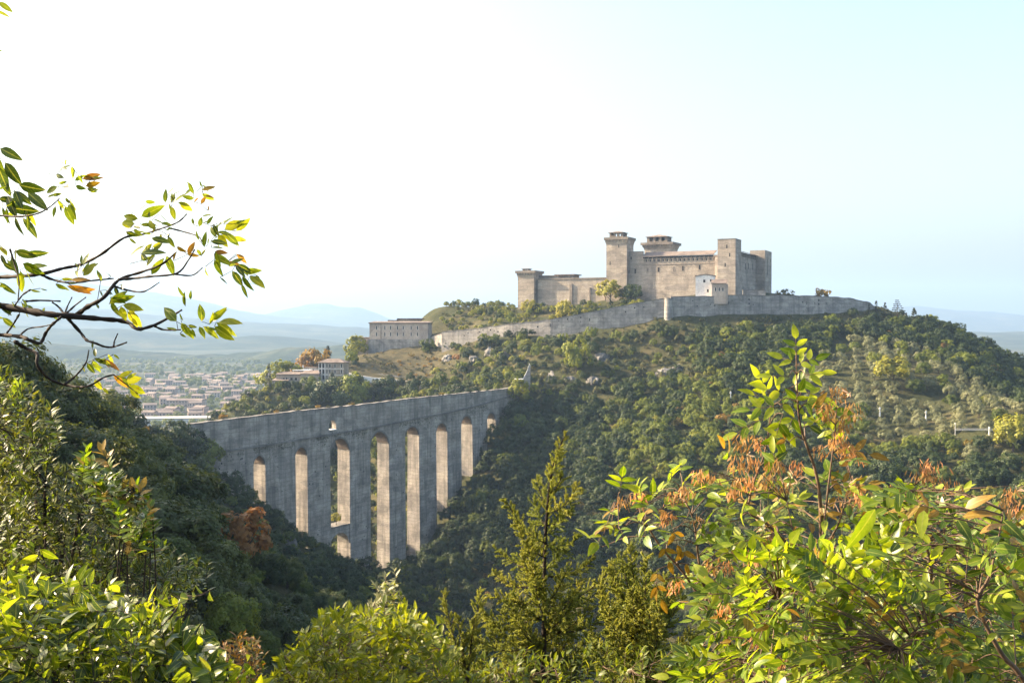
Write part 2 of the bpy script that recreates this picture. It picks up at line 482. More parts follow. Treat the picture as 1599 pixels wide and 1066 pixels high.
mountain("mountain", 14000, [(330,515),(390,500),(440,484),(480,474),(510,474),(530,479),(560,480),(590,491),(620,503),(680,520),(780,532)], 2100, 12, mw)
mountain("hills", 8500, [(-300,470),(-100,468),(60,478),(160,483),(240,494),(300,497),(400,504),(480,506),(560,512),(640,524),(760,545)], 2000, 13, mw)
mountain("hills", 5600, [(-300,506),(-100,500),(0,508),(90,514),(170,512),(260,523),(330,529),(400,524),(470,530),(540,538),(620,550),(700,562)], 950, 14, mw)
mountain("hills", 3700, [(-250,526),(-100,528),(0,534),(120,540),(200,549),(300,557),(380,552),(450,543),(540,540),(620,549),(720,562)], 520, 21, mw)
mountain("mountain", 15000, [(1280,505),(1340,492),(1400,481),(1435,477),(1490,484),(1540,486),(1600,494),(1700,490),(1850,500)], 2800, 15, mw)
mountain("hills", 7500, [(1350,525),(1450,518),(1500,517),(1560,520),(1620,518),(1750,515),(1900,525)], 1600, 16, mw)
mountain("wooded_hill", 1500, [(1400,560),(1450,530),(1490,531),(1520,541),(1560,548),(1599,574),(1650,590),(1720,620)], 260, 17, mw)

# ------------------------------------------------------------------ haze
mh = bpy.data.materials.new("pale_haze"); mh.use_nodes = True
nth = mh.node_tree; nth.nodes.clear()
out = nth.nodes.new("ShaderNodeOutputMaterial"); pv = nth.nodes.new("ShaderNodeVolumePrincipled")
pv.inputs["Color"].default_value = (.40,.60,.90,1); pv.inputs["Density"].default_value = 0.8e-4; pv.inputs["Anisotropy"].default_value = .2
nth.links.new(pv.outputs[0], out.inputs["Volume"])
ztop = max(v[2] for v in [(0,0,120)]) 
hb = MB(); hb.box(-19500, 19500, -19500, 19500, float(GZ.min())-1.0, 720)
HAZE = hb.build("haze", mh); tag(HAZE, kind='stuff')
# ------------------------------------------------------------------ bridge
def on_bridge(px, py):
    """point (t, z) on the near face of the bridge behind a pixel"""
    d = ray(px, py)
    A = np.array([[d[0], -BU[0]], [d[1], -BU[1]]])
    k, t = np.linalg.solve(A, B0)
    return t, d[2]*k
TB = 7.2
def B(t, s, z):
    q = B0 + BU*t + BN*s; return (q[0], q[1], z)
top_pts = [on_bridge(*p) for p in [(286,663.5),(298,661.6),(345,656),(461,641.7),(560,632),(643,621.7),(720,614),(788,607),(806,603.5)]]
str_pts = [on_bridge(*p) for p in [(286,717),(349,703),(430,691),(497.6,679.7),(592,664),(643,653.5),(697,643.5),(745,632),(788,620),(806,615)]]
def ztop(t): return .13*math.sin(t*.9)+.10*math.sin(t*2.3+1)+.07*math.sin(t*5.1)+float(np.interp(t, [p[0] for p in top_pts], [p[1] for p in top_pts]))
def zstr(t): return float(np.interp(t, [p[0] for p in str_pts], [p[1] for p in str_pts]))
def ground_at(t, s=0): q = B0+BU*t+BN*s; return hz(q[0], q[1])
bridge = empty("aqueduct_bridge", B(118, -TB/2, -126))
BLOC = bridge.location.copy()
tag(bridge, "tall grey stone aqueduct bridge with pointed arches spanning the wooded gorge", "bridge")
t_lo, t_hi = on_bridge(296, 662)[0]-1.5, on_bridge(806, 610)[0]+2

def strip(mb, t0, t1, zb, zt, s0, s1, step=4.0):
    """slab along the bridge between two height lines, s0 front, s1 back"""
    n = max(1, int((t1-t0)/step))
    ts = np.linspace(t0, t1, n+1)
    vs = []
    for t in ts:
        vs += [B(t, s0, zb(t)), B(t, s0, zt(t)), B(t, s1, zt(t)), B(t, s1, zb(t))]
    fs = []
    for i in range(n):
        a = 4*i; c = a+4
        for k in range(4): fs.append((a+k, a+(k+1)%4, c+(k+1)%4, c+k))
    fs += [(0,3,2,1), (4*n, 4*n+1, 4*n+2, 4*n+3)]
    mb.add(vs, fs)

# window through the parapet: an arched opening seen near the middle
w0, wz0 = on_bridge(514.5, 672.0); w1, _ = on_bridge(525.5, 672.0)
_, wz1 = on_bridge(520, 656)
PS = -.28                                    # the parapet wall is set back a little from the piers
pw = MB()
cop = lambda t: ztop(t)-.45
strip(pw, t_lo, w0, zstr, cop, PS, PS-2.6)
strip(pw, w1, t_hi, zstr, cop, PS, PS-2.6)
strip(pw, w0, w1, zstr, lambda t: wz0, PS, PS-2.6)
n = 9; wr = (w1-w0)/2; wm = (w0+w1)/2
arc = [(wm - wr*math.cos(math.pi*k/n), wz1 - wr*1.25 + wr*1.25*math.sin(math.pi*k/n)**.8) for k in range(n+1)]
poly = [(w0, cop(w0))] + arc + [(w1, cop(w1))]
pw.prism([B(t, PS, z) for t, z in poly], [B(t, PS-2.6, z) for t, z in poly])
pw.build("parapet_wall", M['bridge'], bridge, loc=BLOC)
c = MB(); strip(c, t_lo, t_hi, cop, ztop, PS+.12, PS-2.75); c.build("coping", M['course'], bridge, loc=BLOC)
c = MB(); strip(c, w0-.4, w1+.4, lambda t: wz0+.01, lambda t: wz0+.32, PS+.35, PS-2.4); c.build("window_sill", M['white'], bridge, loc=BLOC)
c = MB(); strip(c, t_lo, t_hi, lambda t: zstr(t)-.75, zstr, .55, -TB-.2); c.build("string_course", M['course'], bridge, loc=BLOC)
c = MB(); strip(c, t_lo, t_hi, lambda t: zstr(t)+.05, lambda t: zstr(t)+1.0, -TB+.6, -TB+.1); c.build("far_parapet", M['bridge'], bridge, loc=BLOC)

# arches: left edge, right edge, apex y, springing y (photo pixels on the near face)
AR = [(395.5,414,711,727),(461,479.5,698,712),(515.5,545.5,684,706),(578,607,673.6,696),(632.5,654,666,681),(681,698,660.5,675),(720,737,649,664),(760.6,773,644.6,655)]
op = []
for l, r, ya, ys in AR:
    t0, zs_ = on_bridge(l, ys); t1, _ = on_bridge(r, ys); tm = (t0+t1)/2
    mid_px = (l+r)/2
    _, za = on_bridge(mid_px, ya)
    op.append((t0, t1, min(zs_, za-1.5), za))
below = lambda t: zstr(t)-.75
edges = [t_lo] + [e for o in op for e in o[:2]] + [t_hi]
for i in range(0, len(edges), 2):
    t0, t1 = edges[i], edges[i+1]
    gmin = min(ground_at(t, s) for t in (t0, t1) for s in (2, -TB-2)) - 7
    pm = MB()
    # wall of the pier in three lifts with slight set-offs, like the repaired masonry courses
    n = max(1, int((t1-t0)/3)); ts = np.linspace(t0, t1, n+1)
    levels = [gmin, gmin+.36*(below(t0)-gmin), gmin+.72*(below(t0)-gmin)]
    vs = []; rows = []
    zs = [[z]*(n+1) for z in np.linspace(gmin, min(below(t) for t in ts)-1.5, 12)] + [[below(t) for t in ts]]
    grid_f, grid_b = [], []
    for r, zr in enumerate(zs):
        out_ = .75*(1-r/len(zs))**1.5
        for j, t in enumerate(ts):
            rel = .05*math.sin(t*3.1+zr[j]*.7)+.05*math.sin(t*1.3-zr[j]*.43)
            vs.append(B(t, out_+(rel if 0<j<n and r<len(zs)-1 else 0), zr[j]))
    nf = len(vs)
    for r, zr in enumerate(zs):
        for j, t in enumerate(ts): vs.append(B(t, -TB-.75*(1-r/len(zs))**1.5, zr[j]))
    fs = []
    for r in range(len(zs)-1):
        for j in range(n):
            a = r*(n+1)+j; fs.append((a, a+1, a+n+2, a+n+1)); fs.append((nf+a, nf+a+n+1, nf+a+n+2, nf+a+1))
        a = r*(n+1); fs.append((a, a+n+1, nf+a+n+1, nf+a)); a += n; fs.append((a, nf+a, nf+a+n+1, a+n+1))
    R = len(zs)-1
    for j in range(n):
        a = R*(n+1)+j; fs.append((a, a+1, nf+a+1, nf+a)); fs.append((j, nf+j, nf+j+1, j+1))
    pm.add(vs, fs)
    pm.build("pier", M['bridge'], bridge, loc=BLOC)
M['vault'] = stone("vault_brick", (.17,.13,.10), (.26,.20,.155), (.34,.27,.21), 1.4, .4, .6)
for t0, t1, zs_, za in op:
    n = 12; w = t1-t0; tm = (t0+t1)/2
    arc = []
    for k in range(n+1):                       # pointed arch: two arcs that meet at the apex
        u = k/n; x = abs(2*u-1)
        arc.append((t0+w*u, zs_+(za-zs_)*(1-x**2.1)**.72 if x < 1 else zs_))
    am = MB()
    poly = [(t0, below(t0))] + arc + [(t1, below(t1))]
    poly = poly[::-1]
    am.prism([B(t, -.02, z) for t, z in poly], [B(t, -TB+.02, z) for t, z in poly])
    am.build("arch", M['bridge'], bridge, loc=BLOC)
    rm = MB()                                  # ring of voussoirs, proud of the face
    inn = [(tm+(t-tm)*.995, zs_+(z-zs_)*.995) for t, z in arc]
    outr = [(tm+(t-tm)*1.10, zs_+(z-zs_)*1.0+.75*(1-abs((t-tm)/(w/2))**2*.6)) for t, z in arc]
    outr[0] = (t0-.55, zs_); outr[-1] = (t1+.55, zs_)
    poly = inn + outr[::-1]
    rm.prism([B(t, .08, z) for t, z in poly], [B(t, -.4, z) for t, z in poly])
    rm.build("arch_ring", M['course'], bridge, loc=BLOC)
    im = MB()                                  # vault lining, a little proud of the jambs so its foot reads as a ledge
    th = .22
    il = [(tm+(t-tm)*(1-2*th/w), zs_+(z-zs_)*(1-th/(za-zs_+.01))) for t, z in arc]
    poly = arc + il[::-1]
    im.prism([B(t, -.5, z) for t, z in poly], [B(t, -TB+.3, z) for t, z in poly])
    im.build("vault", M['vault'], bridge, loc=BLOC)
# low cross arch with its little platform in the third opening
t0, t1 = op[2][0]-.0, op[2][1]+.0
_, zp = on_bridge(530, 822); _, za = on_bridge(530, 832); _, zs_ = on_bridge(530, 852); zb = ground_at((t0+t1)/2)-4
w = t1-t0; tm = (t0+t1)/2
arc = [(t0+.01+(w-.02)*k/12, zs_+(za-zs_)*math.sqrt(max(0, 1-abs(2*k/12-1)**2))) for k in range(13)]
poly = ([(t0+.01, zp)] + arc + [(t1-.01, zp)])[::-1]
c = MB(); c.prism([B(t, -.25, z) for t, z in poly], [B(t, -TB+.25, z) for t, z in poly]); c.build("lower_arch", M['bridge'], bridge, loc=BLOC)
c = MB(); strip(c, t0+.02, t1-.02, lambda t: zp+.004, lambda t: zp+.5, 0.1, -TB-.1); c.build("ledge", M['course'], bridge, loc=BLOC)
PLATFORM = Vector(B(tm, -2.4, zp+.5))

# weeds rooted along the string course, and putlog holes in the faces
wr_ = np.random.default_rng(77); P_ = []; 
for k in range(1500):
    t = wr_.uniform(t_lo+8, t_hi-2); z = zstr(t)-.75+(wr_.normal(-.9, 1.1) if wr_.random() < .7 else wr_.uniform(-6, .3))
    if fnoise(np.array([t]), np.array([z*.0]), 1/16., 3, 3)[0] < -.15: continue
    if any(o[0]-.4 < t < o[1]+.4 and z < o[3]+.9 for o in op): continue
    for q in range(3): P_.append((t+wr_.normal(0,.18), .12+abs(wr_.normal(0,.14)), z+wr_.normal(0,.2)))
P_ = np.array([B(*p) for p in P_]); N_ = wr_.normal(0,.6,P_.shape)+np.array([BN[0],BN[1],.6])
N_ /= np.linalg.norm(N_,axis=1)[:,None]; A_ = np.cross(N_, wr_.normal(0,1,P_.shape)); A_ /= np.linalg.norm(A_,axis=1)[:,None]; C_ = np.cross(N_,A_)
V_ = np.stack([P_-A_*.22, P_+C_*.13, P_+A_*.22, P_-C_*.13],1).reshape(-1,3)-np.array(BLOC)
M['weeds'] = foliage("wall_weeds", (.03,.045,.016), (.08,.085,.03), .2)
tag(link("weeds", mesh_np("weeds", V_, 4, np.arange(len(V_)), M['weeds']), bridge), kind='stuff')
for k in range(90):
    i = 2*wr_.integers(0, len(edges)//2); t0, t1 = edges[i], edges[i+1]
    t = wr_.uniform(max(t0, 12)+.8, t1-.8); gz = ground_at(t)+6
    if gz > below(t)-4: continue
    z = wr_.uniform(gz, below(t)-2); c = MB(); w_ = wr_.uniform(.16,.30); c.box(-w_, w_, -.5, .5, -w_*1.2, w_*1.2)
    zf = (z-(ground_at(t)-7))/(below(t)-(ground_at(t)-7)); o = c.build("putlog_hole", M['dark'], bridge)
    o.location = Vector(B(t, .75*(1-zf)**1.5-.44, z))-BLOC; o.rotation_euler = (0,0,math.atan2(BU[1],BU[0]))

# gatehouse and stair gable where the bridge meets the castle hill
gp = at(810, 596, 604); gx_, gy_ = gp.x, gp.y
gate = empty("gatehouse", (gx_, gy_, gp.z-3)); tag(gate, "small pale stone gatehouse at the far end of the aqueduct bridge", "gatehouse")
c = MB(); c.box(-2.2, 2.4, -1.6, 2.2, -6, 4.4); c.build("wall", M['rampart'], gate)
c = MB(); c.box(-2.5, 2.7, -1.9, 2.5, 4.4, 4.8); c.build("cornice", M['whitestone'], gate)
c = MB(); c.box(-.6, .7, -1.75, -1.6, -1, 1.9); c.build("doorway", M['dark'], gate)
gp = at(819, 603, 608)
st = empty("stair_gable", (gp.x, gp.y, gp.z)); tag(st, "slender pointed stone gable climbing the hill beside the gatehouse", "gable")
c = MB()
poly = [(-2.6, -7), (-2.6, 1.2), (-.4, 5.2), (1.6, 9.0), (3.0, 13.4), (3.6, 12.6), (3.4, -7)]
c.prism([(x, -.5, z) for x, z in poly], [(x, .6, z) for x, z in poly]); c.build("wall", M['rampart'], st)
c = MB(); poly = [(-2.7,1.2),(-.5,5.25),(1.5,9.1),(2.95,13.75),(3.0,13.4),(1.7,9.0),(-.3,5.2),(-2.5,1.2)]
c.prism([(x, -.7, z+.1) for x, z in poly], [(x, .8, z+.1) for x, z in poly]); c.build("coping", M['whitestone'], st)

# ------------------------------------------------------------------ fortress
CO = np.array([at(945, 470, 770).x, 770.0]); CU = np.array([.9, -.436]); CU /= np.linalg.norm(CU); CV = np.array([-CU[1], CU[0]])
C_RZ = math.atan2(CU[1], CU[0])
fort = empty("fortress", (CO[0], CO[1], 15.0), C_RZ)
tag(fort, "long beige hilltop fortress with square towers crowning the hill", "fortress")
def c_a(px, b=0.0):
    """distance a along the front where the vertical plane b crosses pixel column px"""
    d = np.array([(px-CX)/F, 1.0]); o = CO + CV*b
    k, a = np.linalg.solve(np.array([[d[0], -CU[0]], [d[1], -CU[1]]]), o)
    return a
def c_z(py, a, b=0.0):
    y = (CO + CU*a + CV*b)[1]; return zat(py, y) - 15.0
def cbox(name, a0, a1, b0, b1, z0, z1, mat, parent=None, g=0):
    c = MB()
    if g: c.frustum(a0, a1, b0, b1, z0, z1, g)
    else: c.box(a0, a1, b0, b1, z0, z1)
    return c.build(name, mat, parent or fort)
def slit(a, z, w=1.0, h=3.2, b=0.0, parent=None, side=False, cb=0):
    """a window: dark recess with a proud stone surround"""
    c = MB(); fr = MB()
    if not side:
        c.box(a-w/2, a+w/2, b-.03, b+.3, z-h/2, z+h/2)
        f = MB()
        f.box(a-w/2-.22, a-w/2, b-.1, b+.1, z-h/2-.2, z+h/2+.25); f.box(a+w/2, a+w/2+.22, b-.1, b+.1, z-h/2-.2, z+h/2+.25)
        f.box(a-w/2, a+w/2, b-.1, b+.1, z+h/2, z+h/2+.25); f.box(a-w/2, a+w/2, b-.16, b+.1, z-h/2-.2, z-h/2)
    else:
        c.box(a-.3, a+.03, b-w/2, b+w/2, z-h/2, z+h/2)
        f = MB()
        f.box(a-.1, a+.1, b-w/2-.22, b-w/2, z-h/2-.2, z+h/2+.25); f.box(a-.1, a+.1, b+w/2, b+w/2+.22, z-h/2-.2, z+h/2+.25)
        f.box(a-.1, a+.1, b-w/2, b+w/2, z+h/2, z+h/2+.25); f.box(a-.1, a+.16, b-w/2, b+w/2, z-h/2-.2, z-h/2)
    o = c.build("window", M['dark'], parent or fort)
    if parent is None: f.build("frame", M['castle_top'], o)
    return o
def belvedere(parent, a0, a1, b0, b1, z0, z1, over=.9):
    """open lantern room: sill wall, corner posts, hipped roof"""
    h = z1-z0; zr = z0+h*.66
    c = MB(); c.box(a0, a1, b0, b1, z0, z0+h*.18); c.build("lantern_base", M['castle_top'], parent)
    c = MB(); n = 4; q = (a1-a0)*.13
    for k in range(n):
        a = a0 + (a1-a0-q)*k/(n-1)
        for bb in (b0, b1-q): c.box(a, a+q, bb, bb+q, z0+h*.18, zr)
    for k in range(1, 3):
        bb = b0+(b1-b0-q)*k/3
        for a in (a0, a1-q): c.box(a, a+q, bb, bb+q, z0+h*.18, zr)
    c.build("lantern_posts", M['castle_top'], parent)['kind'] = 'stuff'
    c = MB(); am, bm_ = (a0+a1)/2, (b0+b1)/2
    c.box(a0-over, a1+over, b0-over, b1+over, zr, zr+.35)
    v = [(a0-over,b0-over,zr+.352),(a1+over,b0-over,zr+.352),(a1+over,b1+over,zr+.352),(a0-over,b1+over,zr+.352),(am-.6,bm_,z1),(am+.6,bm_,z1)]
    c.add(v, [(3,2,1,0),(0,1,5,4),(1,2,5),(2,3,4,5),(3,0,4)])
    c.build("lantern_roof", M['roof'], parent)
def tower(a0, a1, b0, b1, z0, z1, flare=0.0, belv=None, plat=.9):
    zt = z1-1.6 if flare else z1
    body = cbox("tower", a0, a1, b0, b1, z0, zt-(4 if flare else 0), M['castle'])
    if flare:
        cbox("machicolation", a0, a1, b0, b1, zt-3.997, zt-.3, M['castle'], body, flare)
        k = MB()
        for i in range(7):                      # corbels under the parapet
            a = a0-flare*.7+(a1-a0+flare*1.4-.6)*i/6
            k.box(a, a+.6, b0-flare-.25, b0-flare*.4, zt-1.9, zt-.3)
        k.build("corbels", M['castle_top'], body)['kind'] = 'stuff'
        cbox("platform", a0-flare-plat, a1+flare+plat, b0-flare-plat, b1+flare+plat, zt-.298, z1, M['castle_top'], body)
    if belv:
        belvedere(body, belv[0], belv[1], b0+(b1-b0)*.2, b0+(b1-b0)*.8, z1+.003, belv[2])
    return body
Z0 = -6
# main front
aL, aR = c_a(979), c_a(1122)
zw = c_z(404.5, c_a(1000)); zw2 = c_z(395, c_a(1105))
zw = (zw+zw2)/2
aM = c_a(1003)
cbox("front_wall", aM, aR, 0, 2.2, Z0, zw, M['castle'])
cbox("tall_front_wall", aL-.5, aM, .4, 3.0, Z0, c_z(392.5, c_a(990)), M['castle'])
cbox("string_course", aM+.05, aR-2, -.2, 0, c_z(413.5, c_a(1050)), c_z(412.3, c_a(1050)), M['castle_top'])
# lean roof over the wall walk with its row of corbels
c = MB(); zr = zw
v = [(aM, -1.3, zr), (aR-3.5, -1.3, zr), (aR-3.5, 9, zr+3.6), (aM, 9, zr+3.6), (aM, -1.3, zr+.4), (aR-3.5, -1.3, zr+.4), (aR-3.5, 9, zr+4.0), (aM, 9, zr+4.0)]
c.add(v, [(0,1,2,3),(7,6,5,4),(0,4,5,1),(1,5,6,2),(2,6,7,3),(3,7,4,0)])
c.build("wall_walk_roof", M['roof'], fort)
cbox("wall_walk_opening", aM+.5, aR-4, -.06, 0, zr-1.25, zr-.004, M['dark'])  # dark strip painted in for the shade beneath the eave
k = 17
for i in range(k):
    a = aM+1.5 + (aR-5.5-aM)*i/(k-1)
    cbox("corbel", a-.38, a+.38, -.75, -.07, zr-3.3, zr-.9, M['castle_top'])
    cbox("arrow_loop", a+1.2, a+1.85, -.05, .2, zr-3.6, zr-2.0, M['dark'])
for px, py in [(991.5,423.5),(1028,421),(1066,419),(1092,417)]:
    a = c_a(px); slit(a, c_z(py, a), 1.0, 3.2, .4 if px < 1003 else 0)
for px, py in [(1011,422),(1052,420)]:
    a = c_a(px); w_ = slit(a, c_z(py, a), 1.0, 3.0); w_.data.materials[0] = M['castle_top']
a = c_a(985); slit(a, c_z(403, a), .7, 1.8, .4)
a = c_a(981.5); slit(a, c_z(424, a), .6, 2.2, .4)
# return wall beside the right tower; its sunlit face is put in as paler plaster
aT0, aT1 = c_a(1120, -9), c_a(1148, -9)
cbox("return_wall", aT0-3.4, aT0-.01, -3.0, -.01, Z0, c_z(401.5, aT0), M['plaster'])
# towers
t1 = tower(c_a(946.5, -4), c_a(978.5, -4), -4, 11, Z0, c_z(371.5, 5), .9, (c_a(953, 1), c_a(974, 1), c_z(360.5, 5)), .55)
for px, py in [(952.5,411),(966,384)]:
    a = c_a(px, -4); slit(a, c_z(py, a, -4), .7, 2.6, -4, t1)
tm_ = tower(c_a(1006, 52), c_a(1047, 52), 52, 70, 10, c_z(378, 30, 52), 1.6, (c_a(1010, 56), c_a(1042, 56), c_z(365, 30, 56)), .9)
t3 = tower(aT0, aT1, -9, 8, Z0, c_z(374.2, aT0, -9))
for px, py in [(1134.5,385),(1139,398),(1132,413.5)]:
    a = c_a(px, -9); slit(a, c_z(py, a, -9), .85, 2.6, -9, t3)
cbox("coping", aT0-.15, aT1+.15, -9.15, 8.15, c_z(374.2, aT0, -9)+.002, c_z(374.2, aT0, -9)+.5, M['castle_top'], t3)
# side range running back, and its end tower
b_end = 62
zs_side = c_z(394.5, aT1, 20)
cbox("side_wall", aT1-9, aT1-1.2, 8.01, b_end, Z0, zs_side, M['castle'])
c = MB(); v = [(aT1-10, 7.9, zs_side+3), (aT1-.2, 7.9, zs_side+.002), (aT1-.2, b_end, zs_side+.002), (aT1-10, b_end, zs_side+3),
               (aT1-10, 7.9, zs_side+3.5), (aT1-.2, 7.9, zs_side+.45), (aT1-.2, b_end, zs_side+.45), (aT1-10, b_end, zs_side+3.5)]
c.add(v, [(0,3,2,1),(4,5,6,7),(0,1,5,4),(1,2,6,5),(2,3,7,6),(3,0,4,7)]); c.build("side_roof", M['roof'], fort)
cbox("wall_walk_opening", aT1-1.2, aT1-1.14, 9, b_end-1, zs_side-1.1, zs_side-.004, M['dark'])  # painted eave shade again, under the side roof
for i in range(14):
    bb = 11+(b_end-14)*i/13
    cbox("corbel", aT1-1.14, aT1-.6, bb-.4, bb+.4, zs_side-3.2, zs_side-.9, M['castle_top'])
for bb, py in [(27,416),(36,415.5),(50,416.5)]:
    slit(aT1-1.2, c_z(py, aT1, bb), 1.5, 4.2, bb, None, True)
t4 = tower(aT1-6, aT1+5.5, b_end, b_end+24, Z0, c_z(391.5, aT1+5, b_end+8))
slit(aT1+5.5, c_z(407, aT1+5, b_end+19), 1.6, 2.4, b_end+19, t4, True); slit(aT1+5.5, c_z(417, aT1+5, b_end+9), 1.0, 12, b_end+9, t4, True)
cbox("rear_wall", 2, aT1-9, 62, 64, Z0, zs_side-2, M['castle'])
cbox("inner_range", aM+4, aR-8, 30, 38, Z0, zw-2, M['castle'])
# lower court to the left
aC0 = c_a(839, -1); zc = c_z(436, c_a(900))
cbox("court_wall", aC0, -.3, .3, 3, Z0-6, zc, M['castle'])
cbox("court_wall_parapet", aC0-.2, -.4, -.15, 3.2, zc+.002, zc+1.1, M['castle_top'])
cbox("court_range", c_a(841, 8), c_a(873, 8), 6, 15, Z0, c_z(431.5, c_a(850), 6), M['castle'])
cbox("range_roof", c_a(840, 8)-1, c_a(874, 8), 5, 16, c_z(431.5, c_a(850), 6)+.003, c_z(430, c_a(850), 6), M['roof'])
cbox("court_range", c_a(871, 22), c_a(897, 22), 20, 32, Z0, c_z(429.5, c_a(885), 20), M['castle'])
cbox("range_roof", c_a(868, 22), c_a(900, 22), 18.5, 33, c_z(429.5, c_a(885), 20)+.003, c_z(427.8, c_a(885), 20), M['roof'])
for px, w_ in [(891.5, 1.1), (921, .5)]:
    a = c_a(px); cbox("buttress", a-w_, a+w_, -.5, .29, Z0-6, zc-.4-(6 if w_ < 1 else 3), M['castle_top'])
cbox("link_wall", c_a(831, 0), aC0-.01, 1.5, 3, Z0-6, zc+.3, M['castle_top'])
t2 = tower(c_a(808.5, -3), c_a(834, -3), -3, 11, Z0-8, c_z(423, c_a(820)), .7, None, .9)
a_ = c_a(821, 2); belvedere(t2, a_-2.6, a_+2.6, 1.5, 6, c_z(423, a_)+.003, c_z(418.5, a_), .7)

# ------------------------------------------------------------------ rampart round the hilltop
def wall_line(pts, thick, mat, name, lab, cat, group=None, cop=True, jitter=.0):
    """pts: (px, top y, bottom y, metres ahead). One standing wall following the ground"""
    P = []
    for px, yt, yb, y in pts:
        T_ = at(px, yt, y); P.append((T_.x, T_.y, T_.z, at(px, yb, y).z-5))
    P = np.array(P)
    seg = np.concatenate([[0], np.cumsum(np.hypot(np.diff(P[:,0]), np.diff(P[:,1])))])
    s = np.linspace(0, seg[-1], max(2, int(seg[-1]/3.0)))
    X, Y, T_, Bz = (np.interp(s, seg, P[:,k]) for k in range(4))
    dx, dy = np.gradient(X), np.gradient(Y); l = np.hypot(dx, dy); nx_, ny_ = -dy/l, dx/l
    sg = np.sign(nx_*(-X)+ny_*(-Y)); nx_, ny_ = nx_*sg, ny_*sg
    root = empty(name, (X[0], Y[0], Bz[0])); tag(root, lab, cat, group)
    j = jitter*np.array([random.uniform(-1,1) for _ in s])
    c = MB(); n = len(s); vs = []
    for k in range(n):
        vs += [(X[k]+nx_[k]*.4, Y[k]+ny_[k]*.4, Bz[k]), (X[k], Y[k], T_[k]+j[k]), (X[k]-nx_[k]*thick, Y[k]-ny_[k]*thick, T_[k]+j[k]), (X[k]-nx_[k]*thick, Y[k]-ny_[k]*thick, Bz[k])]
    fs = [(4*i+q, 4*i+(q+1)%4, 4*i+4+(q+1)%4, 4*i+4+q) for i in range(n-1) for q in range(4)] + [(0,3,2,1), tuple(4*(n-1)+q for q in range(4))]
    c.add(vs, fs); c.build("wall", mat, root, loc=root.location)
    if cop:
        c = MB(); vs = []
        for k in range(n):
            for o_, h_ in ((.18, .003), (.18, .42), (-thick-.18, .42), (-thick-.18, .003)):
                vs.append((X[k]+nx_[k]*o_, Y[k]+ny_[k]*o_, T_[k]+j[k]+h_))
        c.add(vs, fs); c.build("coping", M['course'], root, loc=root.location)
    return root, s, X, Y, T_, Bz, nx_, ny_
RP, s_, X_, Y_, T_, Bz_, nx_, ny_ = wall_line([(690,518,540,742),(740,513.5,532,731),(800,506,528,716),(860,499,524,705),(930,486,512,697),(990,474.5,502,692),(1030,467.5,496,689),(1041,466,496,688)],
    2.2, M['rampart'], "rampart", "pale stone rampart climbing in a curve below the fortress to the corner bastion", "rampart", jitter=.3)
for i in range(44):                                       # putlog holes
    k = random.randrange(6, len(s_)-2); z = random.uniform(.25, .85)*(T_[k]-Bz_[k]-5)+Bz_[k]+5
    w = random.uniform(.22, .5); c = MB(); c.box(-w, w, -.12, .5, -w*1.1, w*1.1)
    o = c.build("putlog_hole", M['dark'], RP); o.location = Vector((X_[k]+nx_[k]*.02, Y_[k]+ny_[k]*.02, z))-RP.location
    o.rotation_euler = (0, 0, math.atan2(ny_[k], nx_[k])+math.pi/2)
RP2, s_, X_, Y_, T_, Bz_, nx_, ny_ = wall_line([(1047,464.5,494,687),(1090,463,494,689),(1150,461.5,492,693),(1220,461.5,490,700),(1290,463.5,488,708),(1330,466.5,486,715),(1358,473,486,721),(1368,481,490,724)],
    2.2, M['rampart'], "rampart", "grey stone rampart running level under the white house to the wooded brow", "rampart", jitter=.3)
for i in range(30):
    k = random.randrange(2, len(s_)-6); z = random.uniform(.25, .85)*(T_[k]-Bz_[k]-5)+Bz_[k]+5
    w = random.uniform(.22, .5); c = MB(); c.box(-w, w, -.12, .5, -w*1.1, w*1.1)
    o = c.build("putlog_hole", M['dark'], RP2); o.location = Vector((X_[k]+nx_[k]*.02, Y_[k]+ny_[k]*.02, z))-RP2.location
    o.rotation_euler = (0, 0, math.atan2(ny_[k], nx_[k])+math.pi/2)
bp_ = at(1044, 496, 686)
bas = empty("bastion", (bp_.x, bp_.y+1, bp_.z-3)); tag(bas, "rounded pale corner bastion where the two ramparts meet", "bastion")
zt_ = zat(466, 686)-(bp_.z-3)
c = MB()
rings = []
for z, r in ((-4, 3.3), (zt_*.5, 2.8), (zt_, 2.55)):
    rings += [(r*math.cos(2*math.pi*k/16), r*math.sin(2*math.pi*k/16), z) for k in range(16)]
c.add(rings, [(i*16+k, i*16+(k+1)%16, (i+1)*16+(k+1)%16, (i+1)*16+k) for i in range(2) for k in range(16)] + [tuple(32+k for k in range(16))])
c.build("wall", M['rampart'], bas)
c = MB(); rings = []
for z, r in ((zt_+.003, 2.8), (zt_+.45, 2.8)): rings += [(r*math.cos(2*math.pi*k/16), r*math.sin(2*math.pi*k/16), z) for k in range(16)]
c.add(rings, [(k, (k+1)%16, 16+(k+1)%16, 16+k) for k in range(16)] + [tuple(16+k for k in range(16)), tuple(range(15,-1,-1))])
c.build("coping", M['course'], bas)

